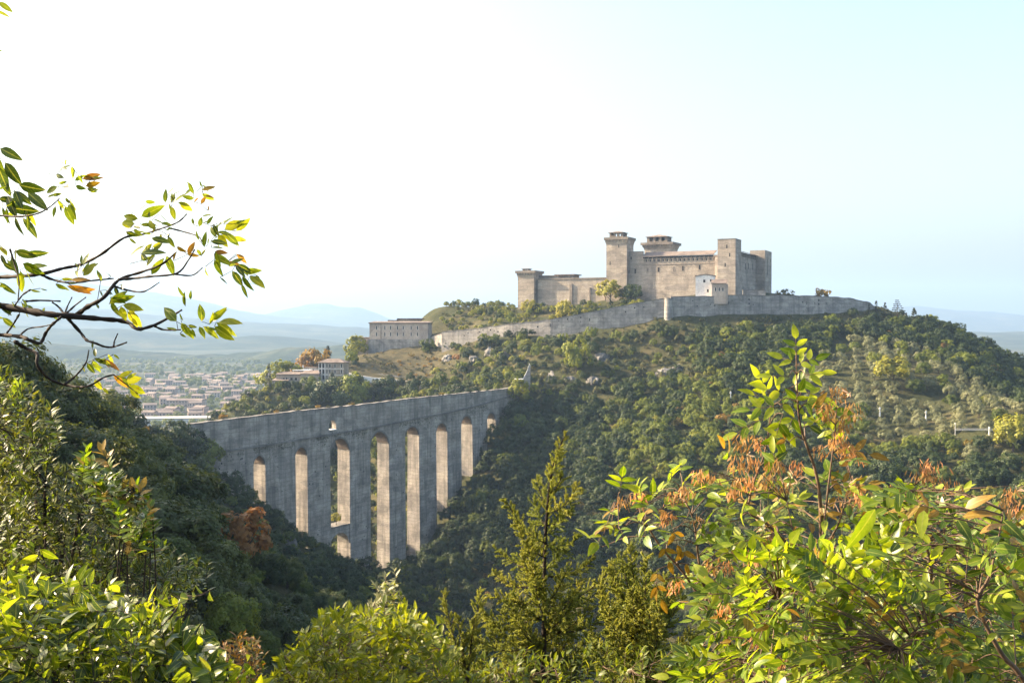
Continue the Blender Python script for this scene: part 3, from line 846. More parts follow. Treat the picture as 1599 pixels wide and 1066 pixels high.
# ------------------------------------------------------------------ houses near the fortress
class Local:
    """a building's own frame: a along its front, b into it, z up from its foot"""
    def __init__(s, name, lab, cat, px, py, y, ang, group=None):
        p = at(px, py, y); s.o = np.array([p.x, p.y]); s.z0 = p.z
        s.u = np.array([math.cos(ang), math.sin(ang)]); s.v = np.array([-s.u[1], s.u[0]])
        s.root = empty(name, p, ang); tag(s.root, lab, cat, group)
    def a(s, px, b=0):
        d = np.array([(px-CX)/F, 1.0]); o = s.o + s.v*b
        k, a = np.linalg.solve(np.array([[d[0], -s.u[0]], [d[1], -s.u[1]]]), o); return a
    def z(s, py, a=0, b=0): return zat(py, (s.o+s.u*a+s.v*b)[1])-s.z0
    def box(s, name, a0, a1, b0, b1, z0, z1, mat, parent=None):
        c = MB(); c.box(a0, a1, b0, b1, z0, z1); return c.build(name, mat, parent or s.root)
    def win(s, a, z, w, h, b=0.0, side=False, frame=None):
        c = MB(); f = MB(); fm = frame or M['whitestone']; t = .14
        if side:
            c.box(a-.2, a+.03, b-w/2, b+w/2, z-h/2, z+h/2); f.box(a-.1, a+.1, b-w/2-t, b-w/2, z-h/2-t, z+h/2+t); f.box(a-.1, a+.1, b+w/2, b+w/2+t, z-h/2-t, z+h/2+t)
            f.box(a-.1, a+.14, b-w/2, b+w/2, z-h/2-t, z-h/2)
        else:
            c.box(a-w/2, a+w/2, b-.03, b+.2, z-h/2, z+h/2); f.box(a-w/2-t, a-w/2, b-.1, b+.1, z-h/2-t, z+h/2+t); f.box(a+w/2, a+w/2+t, b-.1, b+.1, z-h/2-t, z+h/2+t)
            f.box(a-w/2, a+w/2, b-.14, b+.1, z-h/2-t, z-h/2)
        o = c.build("window", M['dark'], s.root); f.build("frame", fm, o); return o
    def slope(s, name, a0, a1, b0, b1, z_00, z_10, z_01, z_11, th, mat):
        c = MB()
        v = [(a0,b0,z_00),(a1,b0,z_10),(a1,b1,z_11),(a0,b1,z_01)]
        v += [(p[0],p[1],p[2]+th) for p in v]
        c.add(v, [(3,2,1,0),(4,5,6,7),(0,1,5,4),(1,2,6,5),(2,3,7,6),(3,0,4,7)]); return c.build(name, mat, s.root)

# white house behind the rampart
H = Local("white_house", "white plastered house with lean-to annexe standing on the rampart before the fortress", "house", 1086, 463.5, 699, math.radians(-14))
a1 = H.a(1115.5)
zl, zr_ = H.z(430), H.z(432)
H.box("gable_wall", 0, a1, 0, 11, -4, zl-.6, M['white'])
H.slope("roof", -.5, a1*.55, -.5, 11.5, zl-.598, zl+.5, zl-.598, zl+.5, .4, M['roof'])
H.slope("roof", a1*.55+.003, a1+.6, -.5, 11.5, zl+.5, zl-.6, zl+.5, zl-.6, .4, M['roof'])
c = MB(); c.prism([(0,.002,zl-.6),(a1,.002,zl-.6),(a1*.55,.002,zl+.45)], [(0,10.9,zl-.6),(a1,10.9,zl-.6),(a1*.55,10.9,zl+.45)]); c.build("gable", M['white'], H.root)
for px, py, w, h in [(1099.5,439,1.5,1.9),(1109.5,438,1.0,1.5),(1105,454,1.2,2.0)]: H.win(H.a(px), H.z(py), w, h)
H.box("wall_lamp", H.a(1089)-.35, H.a(1089)+.35, -.3, -.01, H.z(455.5)-.45, H.z(455.5)+.45, M['whitestone'])
for k in range(4): H.win(a1, H.z(437)-.3, .9, 1.3, 1.8+k*2.5, True)
# lean-to
aL_ = H.a(1113, -7)
zL0, zL1 = H.z(443, 10, -5), H.z(438.5, 10, 0)
H.box("annexe_wall", a1-1.5, a1+8, -5.5, -.2, -5, zL0, M['plaster'])
H.slope("annexe_roof", a1-2, a1+8.6, -6.2, -.2, zL0+.003, zL0+.003, zL1+.6, zL1+.6, .35, M['roof'])
for k in range(3): H.win(a1+1+k*2.4, H.z(452, 10, -5), .9, 2.3, -5.5)
H.box("porch_pier", a1+8.01, a1+9, -5.2, -4.4, -5, zL0-.4, M['plaster']); H.box("porch_pier", a1+8.01, a1+9, -1.4, -.6, -5, zL0-.4, M['plaster'])
lw = Local("terrace_wall", "low pale terrace wall below the fortress side range", "wall", 1160, 462.5, 706, math.radians(-4))
lw.box("wall", 0, lw.a(1195), 0, 1.2, -3, lw.z(453.5), M['rampart']); lw.box("coping", -.15, lw.a(1195)+.15, -.2, 1.4, lw.z(453.5)+.002, lw.z(453.5)+.4, M['course'])

# long barrack building at the hill's left shoulder
H = Local("long_building", "long low plastered building with two rows of narrow windows on the lower rampart", "building", 577, 546, 772, math.radians(-10))
a1 = H.a(668); zt = H.z(505)
H.box("wall", 0, a1, 0, 13, H.z(529.5)+.003, zt, M['plaster'])
H.box("base_wall", -.8, H.a(700), -.8, 12, -8, H.z(529.5), M['rampart'])
H.box("roof_slab", -.7, a1+.8, -.7, 13.6, zt+.003, zt+.55, M['roof'])
H.slope("roof", -.6, a1+.7, -.6, 13.5, zt+.553, zt+.553, zt+1.6, zt+1.6, .15, M['roof'])
for px in (588,601,610,620.6,629.7,642,652):
    for py in (511.8, 521.8): H.win(H.a(px), H.z(py, H.a(px)), .85, 2.7)
H.box("drainpipe", H.a(595)-.14, H.a(595)+.14, -.22, -.02, H.z(529), zt, M['timber'])
H.win(a1, H.z(511, a1), 1.6, 2.6, 6, True)
H2 = Local("rear_building", "flat roofed rear block showing above the long plastered building", "building", 622, 512, 812, math.radians(-10))
H2.box("wall", 0, H2.a(690), 0, 12, -12, H2.z(499.5), M['plaster']); H2.box("roof", -1, H2.a(690)+1, -1, 13, H2.z(499.5)+.003, H2.z(496.8), M['roof'])
H2.box("wall", -8, -.01, 2, 10, -12, H2.z(501.5), M['plaster']); H2.box("roof", -9, -1.02, 1, 11, H2.z(501.5)+.003, H2.z(499.5), M['roof'])
for px in (640, 655, 672): H2.win(H2.a(px), H2.z(503), .9, 1.3)
H3 = Local("annexe", "small low stone annexe left of the long plastered building", "annexe", 551, 549, 782, math.radians(-10))
H3.box("wall", 0, H3.a(576), 0, 9, -8, H3.z(528), M['rampart']); H3.box("roof", -.5, H3.a(576), -.5, 9.5, H3.z(528)+.003, H3.z(526.4), M['roof'])
H3.win(H3.a(570), H3.z(533), .9, 1.5)
W3, *_ = wall_line([(672,527,548,766),(690,521,545,752)], 2.0, M['rampart'], "rampart", "short grey rampart joining the long plastered building", "rampart")

# villa with loggia above the gorge
H = Local("villa", "three storey pale villa with arched windows and glazed loggia above the gorge", "house", 497.5, 593, 694, math.radians(-8))
a1 = H.a(537); zt = H.z(566.5)
H.box("wall", 0, a1, 0, 11, -9, zt, M['castle'])
c = MB(); e = .9; am, bm_ = a1/2, 5.5; zr_ = H.z(560)
c.box(-e, a1+e, -e, 11+e, zt+.003, zt+.4)
c.add([(-e,-e,zt+.403),(a1+e,-e,zt+.403),(a1+e,11+e,zt+.403),(-e,11+e,zt+.403),(am-4,bm_,zr_),(am+4,bm_,zr_)], [(3,2,1,0),(0,1,5,4),(1,2,5),(2,3,4,5),(3,0,4)])
c.build("roof", M['roof'], H.root)
for r, py in enumerate((571, 580, 589)):
    for px, w in [(499.9,1.5),(504.8,1.6),(510.4,.9),(515,1.1),(523,1.0),(533,1.0)]:
        a = H.a(px)
        if py > 587 and px > 518: continue
        H.win(a, H.z(py), w, 2.9 if px < 508 else 2.3)
for px in (497.9, 502.3, 507.3): a = H.a(px); H.box("pilaster", a-.2, a+.2, -.3, -.15, H.z(594), zt-.1, M['whitestone'])
for py in (575.5, 585): H.box("floor_band", .1, a1-.1, -.12, -.004, H.z(py)-.15, H.z(py)+.15, M['whitestone'])
H.box("garden_wall", -1, a1+4, -4.5, -3.9, -9, H.z(593.5), M['rampart'])
H = Local("terraced_house", "rambling old stone house stepping down the slope left of the villa", "house", 425, 608, 690, math.radians(-6))
H.box("lower_wing", 0, H.a(450), 0, 9, -7, H.z(594.5), M['rampart']); H.slope("roof", -.5, H.a(450), -.5, 9.5, H.z(594.5)+.003, H.z(594.5)+.003, H.z(591), H.z(591), .3, M['roof'])
H.box("middle_wing", H.a(428), H.a(470), 4, 14, -7, H.z(585), M['castle']); H.slope("roof", H.a(428)-.5, H.a(470)+.4, 3.4, 14.5, H.z(585)+.003, H.z(585)+.003, H.z(582), H.z(582), .3, M['roof'])
H.box("right_wing", H.a(468), H.a(496), 2, 12, -7, H.z(584), M['castle']); H.slope("roof", H.a(468)-.4, H.a(496), 1.5, 12.5, H.z(584)+.003, H.z(584)+.003, H.z(579.5), H.z(579.5), .3, M['roof'])
H.box("garage_opening", H.a(469), H.a(481), 1.97, 2.2, H.z(594), H.z(588.5), M['dark'])
for px, py, b, w in [(415+28,592,3.97,2),(447,591.5,3.97,1.8),(455,591.5,3.97,1.9),(462,591.5,3.97,1.9),(436,598,-.03,1.6),(430,598,-.03,1.2),(443,598,-.03,1.2)]: H.win(H.a(px, b), H.z(py, 0, b), w, 1.7, b)
H4 = Local("terrace_pavilion", "dark open pavilion with white roof edges above the rambling stone house", "pavilion", 458, 586, 704, math.radians(-6))
aw = H4.a(482)
H4.box("back_wall", 0, aw, 3, 6, -4, H4.z(578.5), M['timber']); H4.box("roof", -.5, aw+.5, -1, 6.5, H4.z(578.5)+.003, H4.z(577.3), M['whitestone'])
for px in (458.3, 464, 470, 476, 481.5): a = H4.a(px); H4.box("post", a-.15, a+.15, -.5, -.2, -4, H4.z(578.5), M['whitestone'])
H5 = Local("white_outbuilding", "small white outbuilding with chimney left of the villa roof", "outbuilding", 475, 580, 712, math.radians(-6))
aw = H5.a(494)
H5.box("wall", 0, aw, 0, 5, -4, H5.z(574.5), M['white']); H5.box("roof", -.4, aw+.4, -.4, 5.4, H5.z(574.5)+.003, H5.z(573.2), M['roof']); H5.box("chimney", H5.a(471), H5.a(473), 1, 2, -4, H5.z(570.5), M['white'])
H5.win(H5.a(482), H5.z(577), 1.0, 1.0); H5.win(H5.a(489), H5.z(577), 1.0, 1.0)

# road round the hill with its low white wall
RW, s_, X_, Y_, T_, Bz_, nx_, ny_ = wall_line([(538,582,585,706),(575,588.3,590.3,703),(620,592.7,594.5,698),(660,597.6,599.3,692),(690,600.6,602,688),(718,602.2,603.6,684)],
   .6, M['whitestone'], "road_wall", "low white wall edging the curved road below the dry grass slope", "wall", cop=False)
c = MB(); vs = []
for k in range(len(s_)):
    for o_ in (-.7, -9.0):
        vs.append((X_[k]+nx_[k]*o_, Y_[k]+ny_[k]*o_, T_[k]-.75+(.8 if o_ < -1 else 0)))
c.add(vs, [(2*i, 2*i+1, 2*i+3, 2*i+2) for i in range(len(s_)-1)]); tag(c.build("road", M['road']), kind='structure')
W4, *_ = wall_line([(540,578.5,584,716),(600,584.5,590,711),(660,592,598,704),(712,597,603,696)], .8, M['rampart'], "retaining_wall", "grey retaining wall along the upper side of the curved road", "wall", cop=False, jitter=.2)
W5, *_ = wall_line([(655,602.5,610,668),(700,604,612,664),(760,603.5,611,655)], .8, M['plaster'], "retaining_wall", "brownish retaining wall between the road and the bridge parapet", "wall", cop=False, jitter=.2)
# ------------------------------------------------------------------ trees
FOL = {
 'oak':   foliage("oak_leaves", (.012,.028,.008), (.058,.084,.023), .26, (1.3,1.25,.6)),
 'broad': foliage("broadleaf_leaves", (.058,.098,.014), (.175,.20,.028), .38, (1.3,1.2,.5), obj_var=.45),
 'olive': foliage("olive_leaves", (.12,.135,.060), (.23,.235,.125), .24, (1.2,1.15,.7), obj_var=.25),
 'shrub': foliage("shrub_leaves", (.055,.070,.022), (.15,.140,.050), .28, (1.25,1.15,.6), obj_var=.45),
 'gold':  foliage("golden_leaves", (.15,.115,.022), (.30,.22,.045), .38, (1.25,1.05,.5), obj_var=.25),
 'rust':  foliage("rusty_leaves", (.14,.080,.020), (.27,.165,.045), .34, (1.3,1.0,.5), obj_var=.3),
 'lime':  foliage("lime_leaves", (.13,.16,.018), (.30,.29,.04), .40, (1.25,1.15,.4), obj_var=.25),
 'oak_near': foliage("near_oak_leaves", (.024,.045,.012), (.12,.14,.045), .34, (1.3,1.25,.6)),  # lighter copy of the oak leaves; sunlit crowns put into the colour
 'pine':  foliage("conifer_needles", (.014,.024,.012), (.045,.060,.028), .12, (1.2,1.2,.6), obj_var=.3),
}
def cards(P, N, L, Wd, seed, name, mat, up=.25):
    """leaf sprays: one rhombus each at P, facing roughly N"""
    r = np.random.default_rng(seed); n = len(P)
    N = N + r.normal(0, .42, (n,3)); N[:,2] += up
    N /= np.linalg.norm(N, axis=1)[:,None]
    A = r.normal(0, 1, (n,3)); A -= (A*N).sum(1)[:,None]*N; A /= np.linalg.norm(A, axis=1)[:,None]
    Bv = np.cross(N, A); l = L*r.uniform(.6, 1.35, (n,1)); w = Wd*r.uniform(.7, 1.3, (n,1))
    V = np.stack([P-A*l*.5, P+Bv*w*.5+N*l*.06, P+A*l*.5, P-Bv*w*.5+N*l*.06], 1).reshape(-1,3)
    return mesh_np(name, V, 4, np.arange(4*n), mat)
def crown_pts(kind, H, R, n_cl, per, seed, zb=.22):
    r = np.random.default_rng(seed)
    P = []; Nn = []
    cen = np.array([0,0,H*(zb+(1-zb)*.52)])
    for k in range(n_cl):
        if kind == 'cone':
            u = r.uniform(0, 1)**.8; ang = k*2.4+r.uniform(-.5,.5); rad = R*(1-u)**.85*r.uniform(.55,1.05)
            c = np.array([math.cos(ang)*rad, math.sin(ang)*rad, H*(.10+.90*u)]); rc = R*.30*(1-u*.75)+.12
            flat = .5
        elif kind == 'column':
            u = r.uniform(0, 1); ang = k*2.4; rad = R*math.sin(math.pi*min(1, .15+u*.85))**.6*.7
            c = np.array([math.cos(ang)*rad, math.sin(ang)*rad, H*(.06+.92*u)]); rc = R*.42; flat = 1.6
        elif kind == 'tier':
            u = (k//5)/(n_cl/5.); ang = k*1.256+r.uniform(-.4,.4)+(k//5); rad = R*(1-u)**.7*r.uniform(.5,1.)
            c = np.array([math.cos(ang)*rad, math.sin(ang)*rad, H*(.22+.76*u)]); rc = R*.27*(1.1-u); flat = .35
        else:
            th = r.uniform(0, 6.283); ph = math.acos(r.uniform(-.55, 1))
            q = r.uniform(.72, 1.0) if k > n_cl*.15 else r.uniform(0,.6)
            lob = 1+.22*math.sin(3*th+seed)+.15*math.sin(5*th+2*seed+2*ph)
            c = cen + np.array([math.sin(ph)*math.cos(th)*R*q*lob, math.sin(ph)*math.sin(th)*R*q*lob, math.cos(ph)*H*(1-zb)*.48*q*(1+.15*math.sin(2*th+seed))])
            rc = R*r.uniform(.20, .34); flat = .95
        d = r.normal(0, 1, (per,3)); d /= np.linalg.norm(d, axis=1)[:,None]
        out_n = (c-cen)/(np.linalg.norm(c-cen)+1e-6)
        d = np.where(((d@out_n) < -.35)[:,None], -d*.8, d) if kind == 'round' else d
        rr = rc*r.uniform(.45, 1.12, (per,1))
        P.append(c + d*rr*np.array([1,1,flat])); Nn.append(d*.75+out_n*.7 if kind == 'round' else d)
    return np.concatenate(P), np.concatenate(Nn)
def trunk_mesh(name, H, R, r0, seed, limbs=5, conifer=False):
    r = random.Random(seed); c = MB()
    top = H*(.92 if conifer else .5)
    pts = [(0,0,-1.2), (0,0,H*.12), (r.uniform(-.15,.15)*R*.4, r.uniform(-.15,.15)*R*.4, H*.3), (r.uniform(-.2,.2)*R*.4, r.uniform(-.2,.2)*R*.4, top)]
    if conifer: pts = [(0,0,-1.2),(0,0,H*.3),(0,0,H*.6),(0,0,top)]
    c.tube(pts, [r0*1.3, r0, r0*.75, r0*.25 if conifer else r0*.5], 6)
    for k in range(limbs):
        a = k*2.4+r.uniform(-.4,.4); z = H*r.uniform(.22,.45) if not conifer else H*(.2+.7*k/limbs)
        q = R*r.uniform(.5,.8)*(1 if not conifer else (1-k/limbs))
        c.tube([(0,0,z), (math.cos(a)*q*.5, math.sin(a)*q*.5, z+H*(.12 if not conifer else .0)), (math.cos(a)*q, math.sin(a)*q, z+H*(.3 if not conifer else -.02))], [r0*.5, r0*.32, r0*.1], 4)
    o = c.build(name, M['bark']); me = o.data; bpy.data.objects.remove(o); return me
class Kind: pass
PROTO = {}
def proto(key, fol, shape, H, R, n_cl, per, L, Wd, seeds, zb=.22, r0=.2, conifer=False):
    PROTO[key] = []
    for s in seeds:
        P, N = crown_pts(shape, H, R, n_cl, per, s, zb)
        cm = cards(P, N, L, Wd, s+50, "crown", FOL[fol])
        tm = trunk_mesh("trunk", H, R, r0, s, 5 if not conifer else 9, conifer)
        PROTO[key].append((tm, cm, H, R))
proto('oak', 'oak', 'round', 8.0, 4.0, 52, 48, .66, .36, (1,2,3,4), .06)
proto('oak_near', 'oak_near', 'round', 8.4, 4.3, 90, 80, .52, .28, (5,6,7,8), .06)
proto('broad', 'broad', 'round', 7.6, 3.6, 48, 48, .62, .38, (11,12,13,14), .08)
proto('broad_near', 'broad', 'round', 8.0, 3.8, 90, 80, .50, .29, (15,16), .08)
proto('olive', 'olive', 'round', 5.6, 3.1, 40, 50, .50, .24, (21,22,23), .12)
proto('shrub', 'shrub', 'round', 2.6, 1.9, 16, 34, .50, .28, (31,32,33), .0, .06)
proto('shrub_gold', 'gold', 'round', 2.6, 2.0, 16, 34, .50, .28, (34,35), .02, .06)
proto('gold', 'gold', 'round', 7.2, 3.6, 34, 42, .70, .42, (41,42))
proto('rust', 'rust', 'round', 6.6, 3.2, 34, 42, .66, .40, (43,))
proto('lime', 'lime', 'round', 7.0, 3.5, 36, 44, .66, .40, (44,45))
proto('pine', 'pine', 'cone', 13, 3.4, 60, 34, .70, .22, (51,52), 0, .22, True)
proto('cedar', 'pine', 'tier', 15, 4.6, 50, 30, .75, .22, (53,), 0, .25, True)
proto('cypress', 'pine', 'column', 13, 1.5, 46, 34, .50, .18, (54,), 0, .2)
NAME = {'oak':'evergreen_oak','oak_near':'evergreen_oak','broad':'broadleaf_tree','broad_near':'broadleaf_tree','olive':'olive_tree','shrub':'wild_shrub','shrub_gold':'golden_shrub',
        'gold':'golden_tree','rust':'rusty_tree','lime':'lime_green_tree','pine':'conifer','cedar':'cedar','cypress':'cypress'}
CAT = {'wild_shrub':'shrub','golden_shrub':'shrub','conifer':'conifer','cypress':'cypress'}
N_TREES = 0
def plant(key, x, y, z, sc, rot, lab, group=None, sq=1.0, tilt=0.0):
    tm, cm, H, R = PROTO[key][random.randrange(len(PROTO[key]))]
    nm = NAME[key]
    e = bpy.data.objects.new(nm, None); COL.objects.link(e)
    e.location = (x, y, z); e.rotation_euler = (tilt, 0, rot); e.scale = (sc*sq, sc*sq, sc); e.empty_display_size = .5
    tag(e, lab, CAT.get(nm, 'tree'), group)
    t = bpy.data.objects.new("trunk" if CAT.get(nm) != 'shrub' else "stem", tm); COL.objects.link(t); t.parent = e
    c = bpy.data.objects.new("crown", cm); COL.objects.link(c); c.parent = e
    return e

# footprints where nothing grows
RAMP = [np.array([[at(px,yb,y).x, at(px,yb,y).y] for px,yb,y in L]) for L in (
  [(551,549,782),(577,546,770),(672,545,764),(690,540,750),(740,532,731),(800,528,716),(860,524,705),(930,512,697),(990,502,692),(1041,496,688),(1090,494,689),(1150,492,693),(1220,490,700),(1290,488,708),(1358,486,721),(1368,490,724)],
  [(540,584,712),(600,590,706),(660,598,700),(715,603,692)],[(655,610,668),(700,612,664),(760,611,655)])]
def seg_dist(p, L):
    a = L[:-1]; b = L[1:]; d = b-a
    t = np.clip(((p-a)*d).sum(1)/(d*d).sum(1), 0, 1)
    return np.hypot(*((a+d*t[:,None])-p).T).min()
BLD = [(-115,700,17),(-78,700,6),(-150,697,15),(-88,776,34),(-110,785,14),(-80,818,26),(135,706,13),(155,706,10),(167,708,10),(4,604,5),(9,608,4),(-125,694,14),(-138,694,18),(-138,708,10)]
def free(x, y, k=1.0):
    p = np.array([x, y]); q = p-B0; t = q@BU; s = q@BN
    if -3 < t < 245 and -TB-3.5 < s < 3.5: return False
    q = p-CO; a = q@CU; b = q@CV
    if -88 < a < 112 and -14 < b < 92: return False
    for bx, by, br in BLD:
        if math.hypot(x-bx, y-by) < br: return False
    for i, L in enumerate(RAMP):
        if seg_dist(p, L) < (3.2 if i == 0 else 4): return False
    return True
def in_poly(x, y, poly):
    c = False; j = len(poly)-1
    for i in range(len(poly)):
        xi, yi = poly[i]; xj, yj = poly[j]
        if (yi > y) != (yj > y) and x < (xj-xi)*(y-yi)/(yj-yi)+xi: c = not c
        j = i
    return c
OLIVE = [(1245,570),(1330,530),(1440,548),(1520,600),(1640,665),(1640,700),(1480,702),(1330,700),(1240,640)]
MIXED = [(935,640),(1000,600),(1240,590),(1250,650),(1330,700),(1640,700),(1700,900),(1180,860),(1000,760),(940,700)]
DRY = [(545,545),(690,546),(720,560),(700,598),(560,580)]
CLIFF = [(880,548),(1070,528),(1085,600),(960,615),(820,615),(830,570)]
r = np.random.default_rng(99)
cand = []
def jitter(x0, x1, y0, y1, step):
    xs = np.arange(x0, x1, step); ys = np.arange(y0, y1, step*.87)
    out = []
    for j, yy in enumerate(ys):
        for xx in xs: out.append((xx+(j%2)*step*.5+r.uniform(-.33,.33)*step, yy+r.uniform(-.33,.33)*step))
    return np.array(out)
C1 = np.concatenate([jitter(-330, 420, 60, 930, 6.5), jitter(-60, 30, 28, 60, 5.0)])
Hc = height(C1[:,0], C1[:,1])
PX, PY, DP = proj(np.column_stack([C1, Hc]))
ok = (PX > -90) & (PX < 1700) & (PY < 1200) & (PY > 380)
C1, Hc, PX, PY, DP = C1[ok], Hc[ok], PX[ok], PY[ok], DP[ok]
# drop what the ground itself hides
tops = Hc + 6.0
vis = np.ones(len(C1), bool)
for f_ in np.linspace(.12, .985, 46):
    hh = height(C1[:,0]*f_, C1[:,1]*f_)
    vis &= hh < tops*f_ + .6
C1, Hc, PX, PY, DP = C1[vis], Hc[vis], PX[vis], PY[vis], DP[vis]
clump = fnoise(C1[:,0], C1[:,1], 1/70., 40, 3); clump2 = fnoise(C1[:,0], C1[:,1], 1/24., 41, 3)
PLAN = []      # (key, x, y, z, scale, zone)
for i in range(len(C1)):
    x, y = C1[i]; z = Hc[i]; px, py = PX[i], PY[i]; u = r.uniform(); v = r.uniform(.55, 1.15)+.35*max(0, r.normal(0,.6))
    if not free(x, y): continue
    q = np.array([x, y])-B0; t = q@BU; s = q@BN
    d1 = seg_dist(np.array([x,y]), RAMP[0])
    if s > -12 and t < 124 and y < 470:                     # the near, left slope
        if math.hypot(x, y) < 100:
            if u < .7 and math.hypot(x, y) > 30: PLAN.append(('shrub', x, y, z, v*.8, 'left'))
            continue
        near = y < 300
        if u < .54 - .16*clump2[i]: key = 'oak_near' if near else 'oak'; v *= 1.0
        elif u < .91: key = 'broad_near' if near else 'broad'; v *= .85
        elif u < .955: key = 'gold'; v *= .55
        elif u < .963: key = 'rust'; v *= .5
        else: key = 'lime'; v *= .6
        v *= .72 if s < 40 else (.75 if px > 300 else .95)
        PLAN.append((key, x, y, z, v, 'left'))
        continue
    if in_poly(px, py, OLIVE):
        continue
    if in_poly(px, py, MIXED):
        if u < .10: continue
        if clump[i]+.5*clump2[i] > .15: key = 'broad' if u < .82 else ('lime' if u < .93 else 'gold')
        elif u < .5: key = 'olive' if px > 1250 and u < .38 else 'broad'
        else: key = 'oak'
        PLAN.append((key, x, y, z, v*(.80 if key in('lime','gold') else .95), 'mixed')); continue
    if in_poly(px, py, DRY):
        if u < .8: PLAN.append(('shrub' if clump2[i] < .25 else 'shrub_gold', x, y, z, v*.8, 'dry'))
        continue
    if in_poly(px, py, CLIFF):
        if u < .92: PLAN.append(('shrub' if u < .5 else ('oak' if u < .75 else 'broad'), x, y, z, v*(1.35 if u < .5 else .62), 'cliff'))
        continue
    q2 = np.array([x,y])-CO; b = q2@CV; a = q2@CU
    inside = y > np.interp(px, [560,690,860,1043,1200,1370], [800,744,708,690,702,726])
    if inside and px > 690:                                  # behind the rampart
        if px < 1005 and u < .85:
            key = 'shrub' if u < .3 else ('broad' if u < .45 else ('oak' if u < .57 else 'lime'))
            PLAN.append((key, x, y, z, v*(.9 if key == 'shrub' else .62), 'court'))
        continue
    if s < -12 and px < 830:                                 # behind the bridge
        if y > 745: continue
        key = 'oak' if u < .35 else ('broad' if u < .75 else ('shrub' if u < .9 else 'lime'))
        PLAN.append((key, x, y, z, v*(.78 if key != 'shrub' else 1.3), 'behind')); continue
    # the castle hill at large
    if d1 < (30 if px > 1050 else 16): key = 'shrub' if u < .7 or d1 < 12 else 'oak'; v *= .55 if key == 'oak' else .9
    elif px < 960 and py > 640: key = 'oak' if u < .88 else 'broad'
    elif px < 1000: key = 'oak' if u < .45 else ('broad' if u < .8 else 'shrub'); v *= .85
    else: key = 'oak' if u < .74-.12*clump2[i] else ('broad' if u < .96 else ('lime' if u < .985 else 'rust')); v *= .95
    PLAN.append((key, x, y, z, v, 'hill'))
gdir = np.array([.96, -.28]); gper = np.array([.28, .96])      # olive terraces run across the slope
for iu in range(-40, 40):
    for iv in range(-30, 30):
        q = np.array([250., 545.])+gdir*iu*8.8+gper*iv*9.6+np.array([r.normal(0,.9), r.normal(0,.9)])
        z = hz(q[0], q[1]); px, py, dd = (float(np.ravel(k)[0]) for k in proj([q[0], q[1], z]))
        if not in_poly(px, py, OLIVE): continue
        u = r.uniform()
        if u < .07: continue
        PLAN.append(('olive' if u < .90 else 'broad', q[0], q[1], z, r.uniform(.85, 1.2), 'grove'))
ZONE = {'left':'on the near left slope of the gorge', 'grove':'in the terraced olive grove right of the hill', 'mixed':'in the sunlit mixed wood below the olive grove',
        'dry':'on the dry slope under the long plastered building', 'cliff':'on the rocky cliffs beyond the bridge end', 'court':'on the bank between rampart and fortress',
        'behind':'on the slope behind the bridge parapet', 'hill':'on the shaded castle hill under the rampart'}
LOOK = {'oak':'dark round evergreen oak', 'oak_near':'dark round evergreen oak', 'broad':'yellowish green leafy tree', 'broad_near':'yellowish green leafy tree', 'olive':'silvery grey green olive tree', 'shrub':'dull green wild shrub',
        'shrub_gold':'golden autumn shrub', 'gold':'golden autumn tree', 'rust':'orange autumn tree', 'lime':'bright yellow green tree'}
def where(p, ph):
    px, py, d = proj([p[1], p[2], p[3]+3]); w = p[4]*PROTO[p[0]][0][3]/d*F*2
    size = 'large' if w > 44 else ('small' if w < 24 else 'middling')
    cols = [(150,'below the hanging branch'),(260,'below the hazy town'),(330,'by the left end of the bridge'),(420,'before the first arch'),(500,'before the second arch'),(570,'before the third arch'),(640,'before the fourth arch'),
            (720,'before the fifth arch'),(800,'toward the far bridge end'),(880,'beyond the stair gable'),(960,'below the court wall'),(1045,'below the climbing rampart'),(1130,'below the corner bastion'),(1210,'below the white house'),
            (1290,'below the fortress end tower'),(1370,'below the rampart end'),(1460,'below the skyline cedar'),(1540,'near the path fence'),(9e9,'at the far right')]
    if p[5] in ('behind',): cols = [(400,'below the rambling house'),(480,'under the cypress'),(560,'below the villa'),(640,'below the curved road'),(720,'below the retaining wall'),(9e9,'near the gatehouse')]
    c = next(t for lim, t in cols if px < lim)
    look = ph.split(' ')
    short = {'left':'on near slope','grove':'in olive terraces','mixed':'in sunlit wood','dry':'on dry slope','cliff':'on rocky cliffs','court':'above the rampart','behind':'behind the bridge','hill':'on shaded castle hill'}[p[5]]
    band = 'high' if py < 600 else ('low' if py > 760 else 'midway')
    return f"{size} {LOOK[p[0]]} {band} {short} {c}"
bykind = {}
for p in PLAN: bykind.setdefault(NAME[p[0]], []).append(p)
